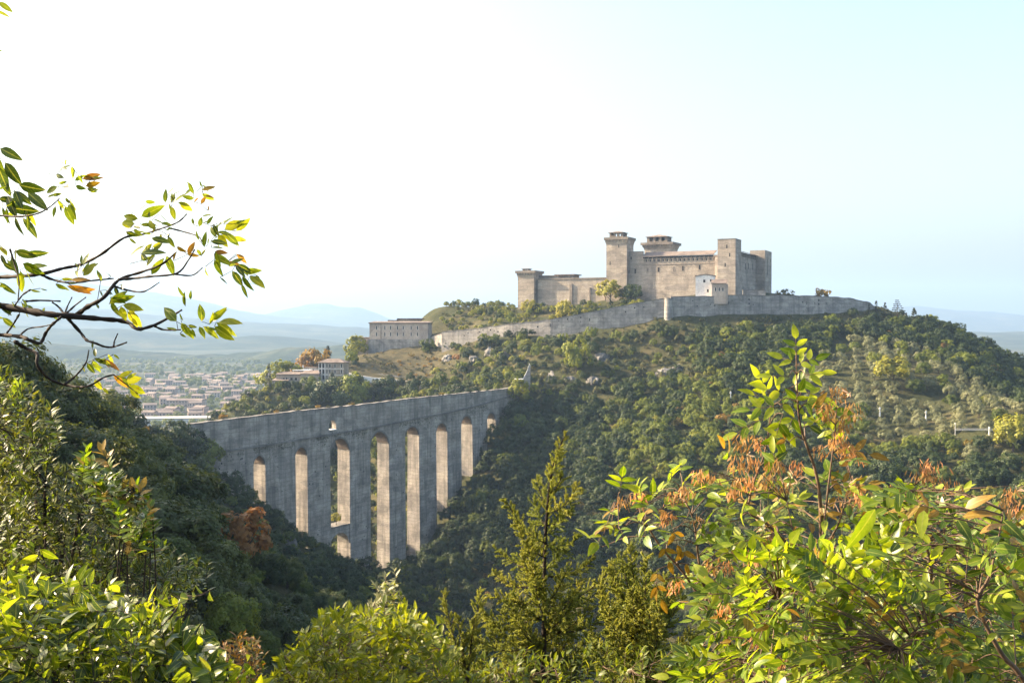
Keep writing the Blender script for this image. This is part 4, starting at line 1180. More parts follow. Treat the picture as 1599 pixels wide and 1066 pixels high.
def scatter_stuff(name, pts, mesh):
    """the many more of one kind, beyond the nearest 290: points that carry the same crown"""
    src = bpy.data.meshes.new(name)
    src.from_pydata([(p[1], p[2], p[3]) for p in pts], [], [])
    at_ = src.attributes.new("size", 'FLOAT', 'POINT'); at_.data.foreach_set("value", [p[4] for p in pts])
    o = link(name, src); tag(o, kind='stuff')
    ng = bpy.data.node_groups.new(name+"_scatter", 'GeometryNodeTree')
    ng.interface.new_socket("Geometry", in_out='INPUT', socket_type='NodeSocketGeometry')
    ng.interface.new_socket("Geometry", in_out='OUTPUT', socket_type='NodeSocketGeometry')
    gi = ng.nodes.new("NodeGroupInput"); go = ng.nodes.new("NodeGroupOutput")
    oi = ng.nodes.new("GeometryNodeObjectInfo"); oi.transform_space = 'ORIGINAL'; oi.inputs["Object"].default_value = mesh
    oi.inputs["As Instance"].default_value = True
    ip = ng.nodes.new("GeometryNodeInstanceOnPoints")
    rv = ng.nodes.new("FunctionNodeRandomValue"); rv.data_type = 'FLOAT_VECTOR'
    rv.inputs[0].default_value = (0,0,0); rv.inputs[1].default_value = (0,0,6.283)
    na = ng.nodes.new("GeometryNodeInputNamedAttribute"); na.data_type = 'FLOAT'; na.inputs["Name"].default_value = "size"
    L = ng.links.new
    L(gi.outputs[0], ip.inputs["Points"]); L(oi.outputs["Geometry"], ip.inputs["Instance"]); L(rv.outputs[0], ip.inputs["Rotation"])
    L([q for q in na.outputs if q.enabled][0], ip.inputs["Scale"]); L(ip.outputs[0], go.inputs[0])
    md = o.modifiers.new("scatter", 'NODES'); md.node_group = ng
    return o
CROWN_OF = {}
for nm, lst in bykind.items():
    lst.sort(key=lambda p: -p[4]*PROTO[p[0]][0][2]/p[2])
    for key, x, y, z, v, zn in lst[:285]:
        ph = f"{LOOK[key]} {ZONE[zn]}"
        e = plant(key, x, y, z-.3, v, r.uniform(0, 6.28), where((key,x,y,z,v,zn), ph), ph, r.uniform(.78, 1.22))
        CROWN_OF.setdefault(key, []).append(e.children[1] if e.children[1].name.startswith('crown') else e.children[0])
    rest = lst[285:]
    for key in sorted({p[0] for p in rest}):                 # every crown shape stands at least a few times as a tree of its own
        more = [p for p in rest if p[0] == key][:max(0, 5-len(CROWN_OF.get(key, [])))]
        for p in more:
            rest.remove(p); ph = f"{LOOK[key]} {ZONE[p[5]]}"
            e = plant(key, p[1], p[2], p[3]-.3, p[4], r.uniform(0, 6.28), where(p, ph), ph)
            CROWN_OF.setdefault(key, []).append(e.children[1] if e.children[1].name.startswith('crown') else e.children[0])
    groups = {}
    for p in rest: groups.setdefault(p[0], []).append(p)
    for key, g in groups.items():
        srcs = []; seen = set()
        for o in CROWN_OF.get(key, []):
            if o.data.name not in seen: seen.add(o.data.name); srcs.append(o)
        if not srcs: continue
        for k, s_o in enumerate(srcs):
            sub = g[k::len(srcs)]
            if sub: scatter_stuff("woodland", sub, s_o)
print("TREES", {k: len(v) for k, v in bykind.items()})

# trees and shrubs one can point at
def single(key, px, py, y, hpx, lab, sq=1.0, dz=0.0, ground=True):
    p = at(px, py, y); z = hz(p.x, p.y) if ground else p.z
    top = at(px, py-hpx, y).z
    H = PROTO[key][0][2]
    z0 = min(z, p.z)-.3 if ground else p.z
    return plant(key, p.x, p.y, z0, (top-z0)/H, random.uniform(0,6.28), lab, None, sq)
for px_, py_, d_, h_, k_, l_ in [(276,702,392,44,'oak',"dark oak hiding the left end of the bridge"),(297,716,398,46,'oak',"rounder dark oak just before the left end of the bridge"),(318,722,402,36,'broad',"yellowish tree low beside the left end of the bridge")]: single(k_, px_, py_, d_, h_, l_)
for px_, py_, d_, h_, k_, l_ in [(438,612,676,17,'broad',"green tree hiding the foot of the rambling stone house"),(462,610,676,16,'oak',"dark tree under the garage opening of the rambling stone house"),(486,606,678,18,'broad',"leafy tree at the corner of the villa garden wall"),(528,606,680,20,'oak',"dark tree below the right side of the villa"),(556,600,684,17,'broad',"yellowish tree below the left end of the road wall"),(600,604,684,15,'oak',"dark tree below the middle of the road wall")]: single(k_, px_, py_, d_, h_, l_)
single('lime', 810, 632, 592, 38, "bright yellow tree beside the far end of the bridge", .8)
single('pine', 845, 625, 598, 38, "dark conifer just right of the slender stair gable", .8)
single('pine', 751, 745, 566, 48, "taller dark conifer against the foot of the seventh pier", .8)
single('pine', 776, 750, 560, 34, "shorter dark conifer right of the bridge foot", .8)
single('lime', 953, 472, 752, 32, "yellow topped tree before the foot of the tall left tower", 1.1)
single('oak', 985, 470, 750, 27, "dark round tree right of the yellow topped tree under the fortress", 1.1)
single('lime', 882, 493, 722, 22, "small lime green tree on the bank between rampart and court wall", .8)
single('lime', 828, 494, 760, 24, "yellowish bushy tree under the low left tower", 1.1)
single('shrub', 1225, 467, 722, 14, "grey green bush on the skyline right of the fortress", 1.3, 0, False)
single('shrub_gold', 1281, 468, 730, 17, "feathery small tree alone on the skyline above the right rampart", 1.0, 0, False)
single('cypress', 420, 594, 676, 27, "slim dark cypress at the left end of the rambling stone house", .8)
single('cypress', 518, 594, 686, 14, "small dark cypress before the villa front", 1.2)
single('pine', 512, 566, 745, 27, "dark conifer point above the villa roof", .9)
single('gold', 494, 566, 742, 20, "large golden tree behind the villa roof", .75)
single('rust', 476, 571, 738, 13, "smaller rust gold tree left of the golden tree behind the villa", .7)
single('lime', 444, 584, 715, 17, "broad yellow tree behind the rambling stone house", 1.1)
single('lime', 556, 552, 770, 26, "tall yellowish tree against the low stone annexe", .8)
single('broad', 668, 556, 756, 27, "round green tree against the base of the long building", .9)
single('gold', 574, 562, 762, 9, "golden bush at the left of the dry slope", 1.9)
single('gold', 596, 562, 762, 12, "golden bush in the middle of the row under the long building", 1.9)
single('gold', 618, 560, 760, 10, "golden bush at the right of the row under the long building", 1.9)
single('lime', 683, 594, 712, 19, "vivid lime tree above the end of the curved road", 1.1)
single('lime', 700, 594, 712, 17, "vivid lime tree beside the end of the retaining wall", 1.1)
single('rust', 716, 566, 722, 13, "pinkish autumn tree at the edge of the rocky slope", 1.4)
single('rust', 379, 850, 229, 50, "orange autumn tree standing out of the dark left wood", .9)
single('lime', 1582, 712, 455, 62, "large yellow green tree beside the white fence at the right", .9)
single('lime', 1395, 590, 560, 30, "broad yellow green tree at the top of the olive grove", 1.3)
single('lime', 1545, 640, 520, 22, "yellowish tree near the right end of the olive terraces", 1.3)
single('broad', 900, 585, 640, 54, "tall pale green tree on the cliff beyond the bridge", .8)
for px, py, y, h, k, lab in [(1357,484,706,10,'cypress',"first small dark cypress at the right end of the rampart"),(1368,486,706,17,'cypress',"second dark cypress right of the rampart end"),
   (1382,489,704,17,'pine',"dark bushy conifer between the rampart end and the cedar"),(1401,496,700,31,'cedar',"tall sparse cedar standing highest on the right skyline"),
   (1415,502,696,14,'pine',"small conifer just right of the tall cedar"),(1427,509,692,29,'pine',"dark full conifer second from the cedar down the skyline"),
   (1447,520,684,30,'pine',"dark full conifer with rounded head halfway down the skyline"),(1467,530,676,22,'pine',"small conifer below the round headed one on the skyline"),
   (1484,541,668,18,'cypress',"slim cypress at the lower end of the right skyline"),(1500,552,655,18,'pine',"last low conifer on the right skyline")]:
    single(k, px, py, y, h, lab, 1.0)
# growth on the bridge
p = PLATFORM; plant('lime', p.x, p.y, p.z-.15, .80, 1.0, "yellow green bush growing on the ledge over the lower arch", None, .85)
for px, py, k, sc, lab in [(351.8,655.5,'shrub_gold',.75,"orange tuft growing on the bridge parapet nearest its left end"),(415.7,647.3,'shrub',.45,"small pale tuft second from the left on the bridge parapet"),
     (435,645,'shrub_gold',.5,"pointed golden tuft third from the left on the bridge parapet"),(470,641.5,'shrub',.5,"low wide tuft fourth from the left on the bridge parapet"),
     (500,638.5,'shrub_gold',.55,"orange tuft above the bridge window"),(516,637,'shrub',.4,"pale tuft just right of the orange one above the bridge window"),
     (554,633.5,'shrub_gold',.6,"bright yellow tuft on the middle of the bridge parapet"),(694,617.5,'shrub_gold',.65,"orange tuft on the far half of the bridge parapet")]:
    t, z = on_bridge(px, py); q = B(t, -1.4, ztop(t)-.1); plant(k, q[0], q[1], q[2], sc, random.uniform(0,6), lab, None, 1.2)

# pale rocks on the cliff
def rock_mesh(seed):
    rr = np.random.default_rng(seed); bm = bmesh.new(); bmesh.ops.create_icosphere(bm, subdivisions=3, radius=1)
    for v in bm.verts:
        d = np.array(v.co); k = 1+.28*fnoise(np.array([d[0]+seed]), np.array([d[1]+d[2]*1.7]), .9, seed, 4)[0]
        v.co = Vector(d*k)*1.0; v.co.z *= 1.3
        v.co.x = round(v.co.x*3.2)/3.2*.5+v.co.x*.5; v.co.z = round(v.co.z*2.4)/2.4*.45+v.co.z*.55
    me = bpy.data.meshes.new("rock_outcrop"); bm.to_mesh(me); bm.free(); me.materials.append(M['rock']); return me
RK = [rock_mesh(s) for s in (1,2,3)]
spots = [(1040,580,628,6,5),(1058,570,630,4,3),(925,596,628,4,4),(890,590,632,5,4),(860,585,636,4,5),(940,545,655,6,4),(740,570,705,5,4),(765,560,705,4,4),(790,575,690,4,4),(700,562,725,5,3),(905,560,650,4,3),(455,935,395,3.2,4.6)]
for i, (px, py, y, sx, sz) in enumerate(spots):
    p = at(px, py, y); z = hz(p.x, p.y)
    o = link("rock_outcrop", RK[i%3]); o.location = (p.x, p.y+sx*.25, z-sz*.25); o.scale = (sx*.95, sx*.8, sz*1.0); o.rotation_euler = (.2*math.sin(i), .2*math.cos(i*2), i*1.3)
    ph = "grey rock outcrop showing on the rocky cliffs beyond the bridge end" if px > 600 else "pale rock showing low in the dark left wood"
    tag(o, ph, 'rock', ph if px > 600 else None)

# white markers and fence along the path in the grove
for px, py, y, lab in [(1141,616,560,"white marker alone on the slope left of the maple leader"),(1374,641,520,"white marker by the path, left of the olive grove"),(1446,647,505,"white marker among the lowest olive trees"),(1533.5,650,500,"white marker at the right of the olive grove")]:
    p = at(px, py, y); z = hz(p.x, p.y)
    e = empty("path_marker", (p.x, p.y, max(z, p.z-1))); tag(e, lab, "marker")
    c = MB(); c.box(-.3,.3,-.25,.25,-2,.25); c.build("base", M['whitestone'], e)
    c = MB(); c.frustum(-.16,.16,-.14,.14,.25,2.1,-.04); c.build("shaft", M['whitestone'], e)
    c = MB(); c.box(-.5,.42,-.16,.16,1.75,2.35); c.frustum(-.3,.3,-.16,.16,2.35,2.9,-.12); c.build("head", M['whitestone'], e)
fp = [at(1492,673,470), at(1545,673,468), at(1566,674,468)]
e = empty("path_fence", fp[0]); tag(e, "pale fence with two white posts along the path at the right", "fence")
for a, b in ((0,1),(1,2)):
    for h in (.5, 1.1):
        c = MB(); c.tube([fp[a]+Vector((0,0,h))-fp[0], fp[b]+Vector((0,0,h))-fp[0]], [.10,.10], 5); c.build("rail", M['whitestone'], e)
for f_ in (fp[1], fp[2]):
    c = MB(); q = f_-fp[0]; c.box(q.x-.28,q.x+.28,q.y-.25,q.y+.25,q.z-2,q.z+2.0); c.build("post", M['whitestone'], e)
p = at(1491.5, 672, 470); e = empty("lamp_post", p); tag(e, "slim white lamp post at the left end of the path fence", "lamp post")
c = MB(); c.tube([(0,0,-2),(0,0,3.0)], [.11,.09], 6); c.build("pole", M['whitestone'], e); c = MB(); c.frustum(-.2,.2,-.2,.2,3.0,3.5,.08); c.build("lantern", M['whitestone'], e)

# ------------------------------------------------------------------ town in the valley
M['town1'] = stone("town_plaster", (.34,.30,.27), (.42,.37,.33), (.50,.45,.40), .3, .1)
M['town2'] = stone("town_pink_plaster", (.32,.25,.215), (.39,.30,.26), (.45,.36,.31), .3, .1)
M['town_roof'] = stone("town_roof_tiles", (.165,.135,.12), (.215,.175,.155), (.27,.22,.20), .5, .1)
def house_proto(w, d, h, mat):
    out = {}
    c = MB(); c.box(-w/2,w/2,-d/2,d/2,-6,h); out['wall'] = c.build("wall", mat).data
    c = MB(); e = .6; v = [(-w/2-e,-d/2-e,h+.01),(w/2+e,-d/2-e,h+.01),(w/2+e,d/2+e,h+.01),(-w/2-e,d/2+e,h+.01),(-w/2-e,0,h+d*.22),(w/2+e,0,h+d*.22)]
    c.add(v, [(3,2,1,0),(0,1,5,4),(2,3,4,5),(1,2,5),(3,0,4)]); out['roof'] = c.build("roof", M['town_roof']).data
    c = MB(); c.box(-.75,.75,-.12,.05,-1.2,1.2); out['window'] = c.build("window", M['dark']).data
    for o in list(COL.objects):
        if o.parent is None and o.data in out.values(): bpy.data.objects.remove(o)
    n = max(2, int(w/4.5)); out['at'] = [((k+.5)/n*w-w/2, -d/2, zz) for k in range(n) for zz in ((h*.35, h*.75) if h > 7 else (h*.5,))]
    return out
HP = [house_proto(12,10,8,M['town1']), house_proto(18,11,11,M['town2']), house_proto(24,12,9,M['town1']), house_proto(11,9,6,M['town2'])]
rt = random.Random(5)
taken = []
def town_house(x, y, k, rz, lab):
    z = hz(x, y); P = HP[k]
    e = empty("town_house", (x, y, z), rz); tag(e, lab, "house", lab)
    for nm in ('wall', 'roof'): link(nm, P[nm], e)
    for q in P['at']: link("window", P['window'], e, q)
TL = ["pale plastered town house in the hazy valley left of the bridge", "tall pink plastered town house in the hazy valley left of the bridge", "wide pale plastered town house in the hazy valley left of the bridge", "small pink plastered town house in the hazy valley left of the bridge"]
n_h = 0
for trial in range(5000):
    if n_h >= 190: break
    px = rt.uniform(150, 440); y = 1350+1150*rt.random()**1.5
    x = (px-CX)/F*y
    if px < 230 and rt.random() < .5: continue
    if any((x-a)**2+(y-b)**2 < 19**2 for a, b in taken): continue
    if free(x, y): taken.append((x, y)); n_h += 1; k = rt.choice((0,0,1,1,2,3)); town_house(x, y, k, rt.uniform(-.5,.5), TL[k])
hall_x = (270-CX)/F*1330
e = empty("long_hall", (hall_x, 1330, hz(hall_x, 1330)), .12); tag(e, "very long flat roofed hall at the near edge of the hazy town", "hall")
c = MB(); c.box(-62,62,-14,14,-5,9); c.build("wall", M['white'], e)
c = MB(); c.box(-63,63,-15,15,9.003,10); c.build("roof", M['road'], e)
for k in range(14):
    c = MB(); c.box(-57+k*8.6,-52+k*8.6,-14.15,-13.9,3,6); c.build("window", M['dark'], e)
vt = []
for k in range(1300):
    px = rt.uniform(60, 560); y = rt.uniform(1000, 3600); x = (px-CX)/F*y
    if any((x-a)**2+(y-b)**2 < 15**2 for a, b in taken) or abs(y-1330) < 22: continue
    vt.append(('broad', x, y, hz(x, y), rt.uniform(.8, 1.8), ''))
for k in range(1500):
    px = rt.uniform(1380, 1640); y = rt.uniform(900, 3200); x = (px-CX)/F*y
    vt.append(('broad', x, y, hz(x, y), rt.uniform(.9, 1.8), ''))
scatter_stuff("valley_trees", vt, CROWN_OF['broad'][0])
# ------------------------------------------------------------------ plants at the viewer's feet
def leaf_shape(wd, fold, droop, n=5, belly=.8, twist=0.0):
    """one leaf, 1 long along +y: two halves folded along the midrib, drooping towards the tip"""
    V = []; 
    for i in range(n+1):
        s_ = i/n; w = wd*.5*max(0.0, math.sin(math.pi*s_**belly))**.85
        z = -droop*s_**2; tw = twist*s_
        V.append((0, s_, z))
        V.append((-w*math.cos(tw), s_, z+fold*w+w*math.sin(tw))); V.append((w*math.cos(tw), s_, z+fold*w-w*math.sin(tw)))
    Fq = []
    for i in range(n):
        a = 3*i; b_ = a+3
        if i == 0: Fq += [(a, b_, b_+1, b_+1), (a, b_+2, b_, b_)]
        elif i == n-1: Fq += [(a, b_, a+1, a+1), (a, a+2, b_, b_)]
        else: Fq += [(a, b_, b_+1, a+1), (a, a+2, b_+2, b_)]
    return np.array(V), Fq
def leaf_mesh(Vt, Fq, mat, name="leaf"):
    me = bpy.data.meshes.new(name)
    me.from_pydata([tuple(v) for v in Vt], [], [f if f[2] != f[3] else f[:3] for f in Fq])
    me.polygons.foreach_set("use_smooth", np.ones(len(me.polygons), dtype=bool))
    nst = len(Vt)//3
    at_ = me.attributes.new('rib', 'FLOAT', 'POINT'); at_.data.foreach_set('value', [0.0 if i % 3 == 0 else 1.0 for i in range(len(Vt))])
    at_ = me.attributes.new('along', 'FLOAT', 'POINT'); at_.data.foreach_set('value', [(i//3)/(nst-1) for i in range(len(Vt))])
    me.materials.append(mat); me.update(); return me
class LeafKind:
    def __init__(s, shapes, mats):
        s.shapes = shapes; s.mats = mats; s.me = {}
    def mesh(s, i, k):
        if (i, k) not in s.me: s.me[(i, k)] = leaf_mesh(*s.shapes[i], s.mats[k])
        return s.me[(i, k)]
def frame(d, n):
    d = Vector(d).normalized(); n = Vector(n); n = n-d*n.dot(d)
    if n.length < 1e-4: n = d.orthogonal()
    n.normalize(); x = d.cross(n)
    return x, d, n
class Plant:
    def __init__(s, name, lab, cat, base):
        s.root = empty(name, base); tag(s.root, lab, cat); s.base = Vector(base)
        s.lv = []; s.tw = MB(); s.rn = random.Random(hash(lab) % 1 + len(lab)*7)
    def leaf(s, kind, P, d, n, length, var=None, col=0, wide=1.0):
        x, y, z = frame(d, n)
        i = s.rn.randrange(len(kind.shapes)) if var is None else var
        s.lv.append((length, kind, i, col, Vector(P), x*wide, y, z))
    def stem(s, pts, radii, name="stem", mat='stem', n=7):
        c = MB(); c.tube([Vector(p) for p in pts], radii, n); return c.build(name, M[mat], s.root, True, loc=s.base)
    def twig(s, pts, r0, r1, n=4):
        s.tw.tube(pts, [r0+(r1-r0)*i/(len(pts)-1) for i in range(len(pts))], n)
    def finish(s, cap=290, twmat='twig'):
        s.lv.sort(key=lambda q: -q[0]/max(.4, q[4].y))
        for (L, kind, i, col, P, x, y, z) in s.lv[:cap]:
            o = bpy.data.objects.new("leaf", kind.mesh(i, col)); COL.objects.link(o); o.parent = s.root
            q = P-s.base
            o.matrix_basis = Matrix(((x.x*L, y.x*L, z.x*L, q.x), (x.y*L, y.y*L, z.y*L, q.y), (x.z*L, y.z*L, z.z*L, q.z), (0,0,0,1)))
        rest = s.lv[cap:]; by = {}
        for q in rest: by.setdefault((id(q[1]), q[3]), []).append(q)
        for (_, col), g in by.items():
            kind = g[0][1]; Vs = []; Fs = []; off = 0; RB = []; AL = []
            for (L, kd, i, c_, P, x, y, z) in g:
                Vt, Fq = kd.shapes[i]
                Rm = np.array([[x.x,y.x,z.x],[x.y,y.y,z.y],[x.z,y.z,z.z]])*L
                Vs.append(Vt @ Rm.T + np.array(P-s.base)); 
                f = np.array(Fq)+off; Fs.append(f); off += len(Vt); nst = len(Vt)//3
                RB += [0.0,1.0,1.0]*nst; AL += [k_/(nst-1) for k_ in range(nst) for _ in range(3)]
            F4 = np.concatenate(Fs); tri = F4[:,2] == F4[:,3]
            me = bpy.data.meshes.new("leaves"); Vn = np.concatenate(Vs)
            T3 = np.concatenate([F4[tri][:,:3], F4[~tri][:,[0,1,2]], F4[~tri][:,[0,2,3]]])
            me = mesh_np("leaves", Vn, 3, T3, kind.mats[col], True)
            at_ = me.attributes.new('rib', 'FLOAT', 'POINT'); at_.data.foreach_set('value', RB)
            at_ = me.attributes.new('along', 'FLOAT', 'POINT'); at_.data.foreach_set('value', AL)
            tag(link("leaves", me, s.root), kind='stuff')
        if s.tw.v: s.tw.build("twigs", M[twmat], s.root, True, loc=s.base)['kind'] = 'stuff'
def smooth_path(pts, k=4):
    """rounded path through surveyed points"""
    P = [Vector(p) for p in pts]; out = []
    for i in range(len(P)-1):
        a = P[max(i-1,0)]; b_ = P[i]; c = P[i+1]; d = P[min(i+2, len(P)-1)]
        for j in range(k):
            t = j/k
            out.append(.5*((2*b_)+(c-a)*t+(2*a-5*b_+4*c-d)*t*t+(3*b_-a-3*c+d)*t**3))
    out.append(P[-1]); return out
rf = random.Random(42)
def fill(poly, d0, d1, n, rr=rf):
    xs = [p[0] for p in poly]; ys = [p[1] for p in poly]; out = []
    while len(out) < n:
        px = rr.uniform(min(xs), max(xs)); py = rr.uniform(min(ys), max(ys))
        if in_poly(px, py, poly): out.append(at(px, py, rr.uniform(d0, d1)))
    return out
def rv3(s=1.0): return Vector((rf.uniform(-1,1), rf.uniform(-1,1), rf.uniform(-1,1)))*s
TOCAM = Vector((0,-1,.15))

G1 = foliage("ash_leaf_green", (.09,.15,.011), (.18,.24,.022), .56, (1.45,1.35,.35), .38, .45, .30, 20, None, (.10,.07,.01), rib=(.34,.36,.08))
G2 = foliage("ash_leaf_yellow_green", (.18,.24,.016), (.29,.31,.026), .60, (1.35,1.25,.35), .38, .45, .25, 20, None, (.18,.10,.012), rib=(.34,.36,.08))
G3 = foliage("ash_leaf_orange", (.25,.15,.015), (.38,.24,.025), .5, (1.2,1.0,.4), .45, .35, .25, 20, None, (.16,.06,.012), rib=(.42,.30,.08))
G4 = foliage("ash_leaf_dark", (.025,.055,.009), (.06,.105,.016), .42, (1.5,1.35,.4), .34, .5, .35, 20, rib=(.34,.36,.08))
G5 = foliage("ash_leaf_brown", (.20,.095,.018), (.32,.16,.03), .45, (1.2,1.0,.5), .5, .3, .3, 20, rib=(.42,.30,.08))
SL = [leaf_shape(.30, .22, .10), leaf_shape(.27, .40, .16, twist=.3), leaf_shape(.32, .12, .22, twist=-.25)]
ASH = LeafKind(SL, [G1, G2, G3, G4, G5])

# --- overhanging ash branch, upper left
def zc(X, Y, d): return at(X*.3939, 220+Y*.394, d)
D0 = 3.2
TR = Vector((-2.75, 3.0, hz(-2.75, 3.0)))
br = Plant("ash_tree", "ash tree reaching in from the upper left with dark bare branches and sparse leaves", "tree", TR)
br.stem(smooth_path([TR-Vector((0,0,.3)), Vector((-2.78,3.05,.0)), Vector((-2.7,3.0,.9)), Vector((-2.8,3.1,2.4))], 5), [.11-.004*i for i in range(16)], "trunk", 'bark', 9)
for X_s, Y_s, d_s, r_s in [(-60,640,3.2,.017),(-60,545,3.3,.010),(-60,765,3.15,.009),(-30,298,3.0,.006)]:
    e_ = zc(X_s, Y_s, d_s); a_ = Vector((-2.74,3.02,e_.z-.25)); br.stem(smooth_path([a_, a_.lerp(e_,.5)+Vector((0,0,-.04)), e_], 4), [r_s*(1.5-.72*i/8) for i in range(9)], "limb", 'twig', 7)
S = [([(-60,640),(0,652),(150,680),(250,692),(400,705),(500,716),(545,745),(610,730),(670,700),(720,670)], .017, .0035, 3.2),
     ([(250,692),(300,690),(350,655),(410,622),(470,552),(560,520),(640,490),(700,440)], .012, .003, 3.2),
     ([(610,732),(650,748),(715,748)], .005, .0025, 3.2),
     ([(470,550),(530,545),(590,538),(700,525),(745,475),(772,430)], .006, .0025, 3.18),
     ([(690,527),(760,533),(802,503)], .004, .002, 3.18),
     ([(450,575),(510,592),(570,597),(632,560)], .005, .002, 3.22),
     ([(-60,545),(0,540),(80,536),(170,526),(250,505),(320,490),(400,450),(490,385),(560,372),(610,357),(700,325),(740,290)], .010, .0025, 3.3),
     ([(670,345),(720,358),(785,378),(800,400)], .004, .002, 3.3),
     ([(160,528),(210,550),(280,562),(370,553),(450,545)], .006, .003, 3.26),
     ([(-60,765),(0,768),(80,775),(120,790),(160,800),(182,760),(205,730),(245,696)], .009, .005, 3.15),
     ([(268,702),(320,760),(345,790),(380,802),(415,815),(450,816),(502,798)], .007, .003, 3.17),
     ([(450,815),(455,790),(466,764)], .004, .002, 3.17),
     ([(60,795),(100,820),(145,842),(150,890),(200,945),(280,971),(350,971),(410,938),(450,926)], .008, .003, 3.1),
     ([(255,965),(300,930),(340,880),(352,828)], .005, .002, 3.1),
     ([(95,636),(160,632),(238,635)], .005, .003, 3.25), ([(255,688),(235,660),(208,640)], .005, .003, 3.2), ([(262,684),(300,650),(340,620)], .005, .002, 3.2),
     ([(28,760),(50,730),(76,688)], .004, .003, 3.15), ([(-30,298),(0,296),(80,300),(150,288),(200,260),(236,228)], .005, .002, 3.0),
     ([(70,780),(110,745),(170,735),(215,725)], .004, .002, 3.15), ([(450,926),(500,965),(545,1000)], .0025, .0015, 3.1), ([(40,430),(55,480),(75,560),(70,640)], .004, .002, 3.1),
     ([(255,688),(270,650),(285,620)], .004, .002, 3.2), ([(400,530),(398,560),(385,640)], .002, .0015, 3.2), ([(120,590),(90,610),(60,650)], .004, .003, 3.2)]
for pts, r0, r1, d in S:
    n = len(pts)
    P = smooth_path([zc(X, Y, d+.05*math.sin(i*1.7)+.02*i/n) for i, (X, Y) in enumerate(pts)], 5)
    m_ = len(P); rad = [.78*(r0+(r1-r0)*(i/(m_-1))**.8)*(1+.16*math.sin(i*2.1)+(.35 if i % 7 == 3 else 0)*.5) for i in range(m_)]
    br.stem(P, rad, "limb", 'twig', 7)
LV = """0 30 80 70 d;20 85 70 170 d;75 175 165 197 d;110 205 185 270 d;60 200 120 250 d;40 265 150 280 d;90 305 150 380 d;60 300 85 375 d;-5 230 60 235 d;10 260 25 330 g;0 150 45 215 d;30 220 60 300 d;-10 100 30 190 d
245 95 267 45 d;225 105 228 70 d;235 120 275 92 d;222 135 245 145 d;285 100 295 147 d;228 182 180 205 g;205 215 245 212 d;260 225 275 250 d;272 250 298 310 g;258 258 292 330 g;240 255 240 280 d
327 152 395 130 b;340 180 392 165 o;300 180 335 190 d;345 190 385 196 d;350 185 375 155 o
60 437 142 460 d;90 485 160 530 g;0 420 28 450 y;45 460 70 530 d;0 560 60 610 d;80 520 85 600 g;10 480 60 520 d;100 500 130 580 g
330 490 348 440 g;332 535 370 480 y;326 490 320 450 d;297 515 320 540 d;400 555 395 515 g;285 555 365 548 o;265 575 365 605 o;300 585 360 602 b;220 568 260 590 d
440 630 525 620 g;440 640 472 692 g;480 655 495 715 y;505 675 562 735 y;487 650 567 668 y;390 665 385 640 g;420 590 440 610 d;455 580 470 615 d
548 308 485 298 y;533 328 480 325 y;530 280 592 258 y;560 300 645 258 g;655 245 655 190 g;680 245 683 205 d;692 240 738 198 y;770 228 720 222 g;712 245 762 275 y;680 260 690 310 g;575 415 505 452 y;560 445 655 437 d;600 385 675 400 d;575 240 615 245 d;500 360 550 380 d;560 475 580 420 y;605 310 660 330 g;600 530 645 465 g;660 455 690 530 d;590 315 610 350 y;768 210 745 165 g;640 325 680 330 d;575 440 600 405 y;610 440 640 400 y;530 350 560 375 g;665 380 690 420 y;620 345 575 330 y
800 195 852 180 o;800 210 850 235 d;797 250 815 220 o;835 340 850 380 d;885 330 920 295 g;890 352 962 315 y;892 365 945 410 g;835 398 900 405 d;865 370 900 420 y;800 300 835 290 g;790 340 800 300 g;850 440 900 440 b;915 485 965 460 g;850 470 880 540 g;900 480 960 495 o;780 430 800 455 y;700 420 735 440 o;745 450 770 400 o;810 420 812 360 g;860 345 890 310 d;820 330 840 300 g;850 460 920 490 g
960 520 1035 512 g;990 535 1050 578 y;962 535 1000 597 d;920 515 963 575 d;940 490 1000 520 d;735 655 725 600 g;755 628 755 595 g;800 715 798 645 d;700 715 645 655 g;835 715 890 665 y;865 720 955 712 y;850 735 922 790 y;805 735 870 780 g;790 735 812 778 d;735 735 765 785 g;745 730 780 740 d;720 720 740 770 g
375 860 420 885 d;345 880 375 920 d;365 870 400 915 d;405 865 475 905 b;475 935 522 910 y;500 955 560 935 y;450 930 510 975 o;510 970 570 1000 y;515 985 550 1022 y;375 945 400 985 y;370 930 385 960 g;390 880 420 860 d;380 855 372 820 d;410 870 440 890 y
85 640 110 680 d;120 590 160 600 d;165 680 180 660 d;200 690 240 710 g;60 650 30 690 d;110 650 140 690 g;0 640 40 690 d;10 700 60 740 d"""
cm_ = {'g':0,'y':1,'o':2,'d':3,'b':4}
for row in LV.replace('\n', ';').split(';'):
    a, b_, c_, d_, k = row.split()
    dd = 3.2+rf.uniform(-.06, .06); P = zc(float(a), float(b_), dd); Q = zc(float(c_), float(d_), dd+rf.uniform(-.02,.02))
    k = 'g' if k == 'd' and a.isdigit() and float(a) > 200 and rf.random() < .5 else k; br.leaf(ASH, P, Q-P, TOCAM+rv3(.8), (Q-P).length*1.04, None, cm_[k], rf.uniform(1.1, 1.45)*(1.2 if k == 'y' else 1))
for X0, Y0, X1, Y1 in [(-5,-560,50,-510),(-15,-370,10,-355)]:        # leaf tips at the very corner
    P = zc(X0, Y0+10, 3.0); Q = zc(X1, Y1, 3.0); br.leaf(ASH, P, Q-P, TOCAM, (Q-P).length, 0, 0, 1.2)
dup_ = list(br.lv)
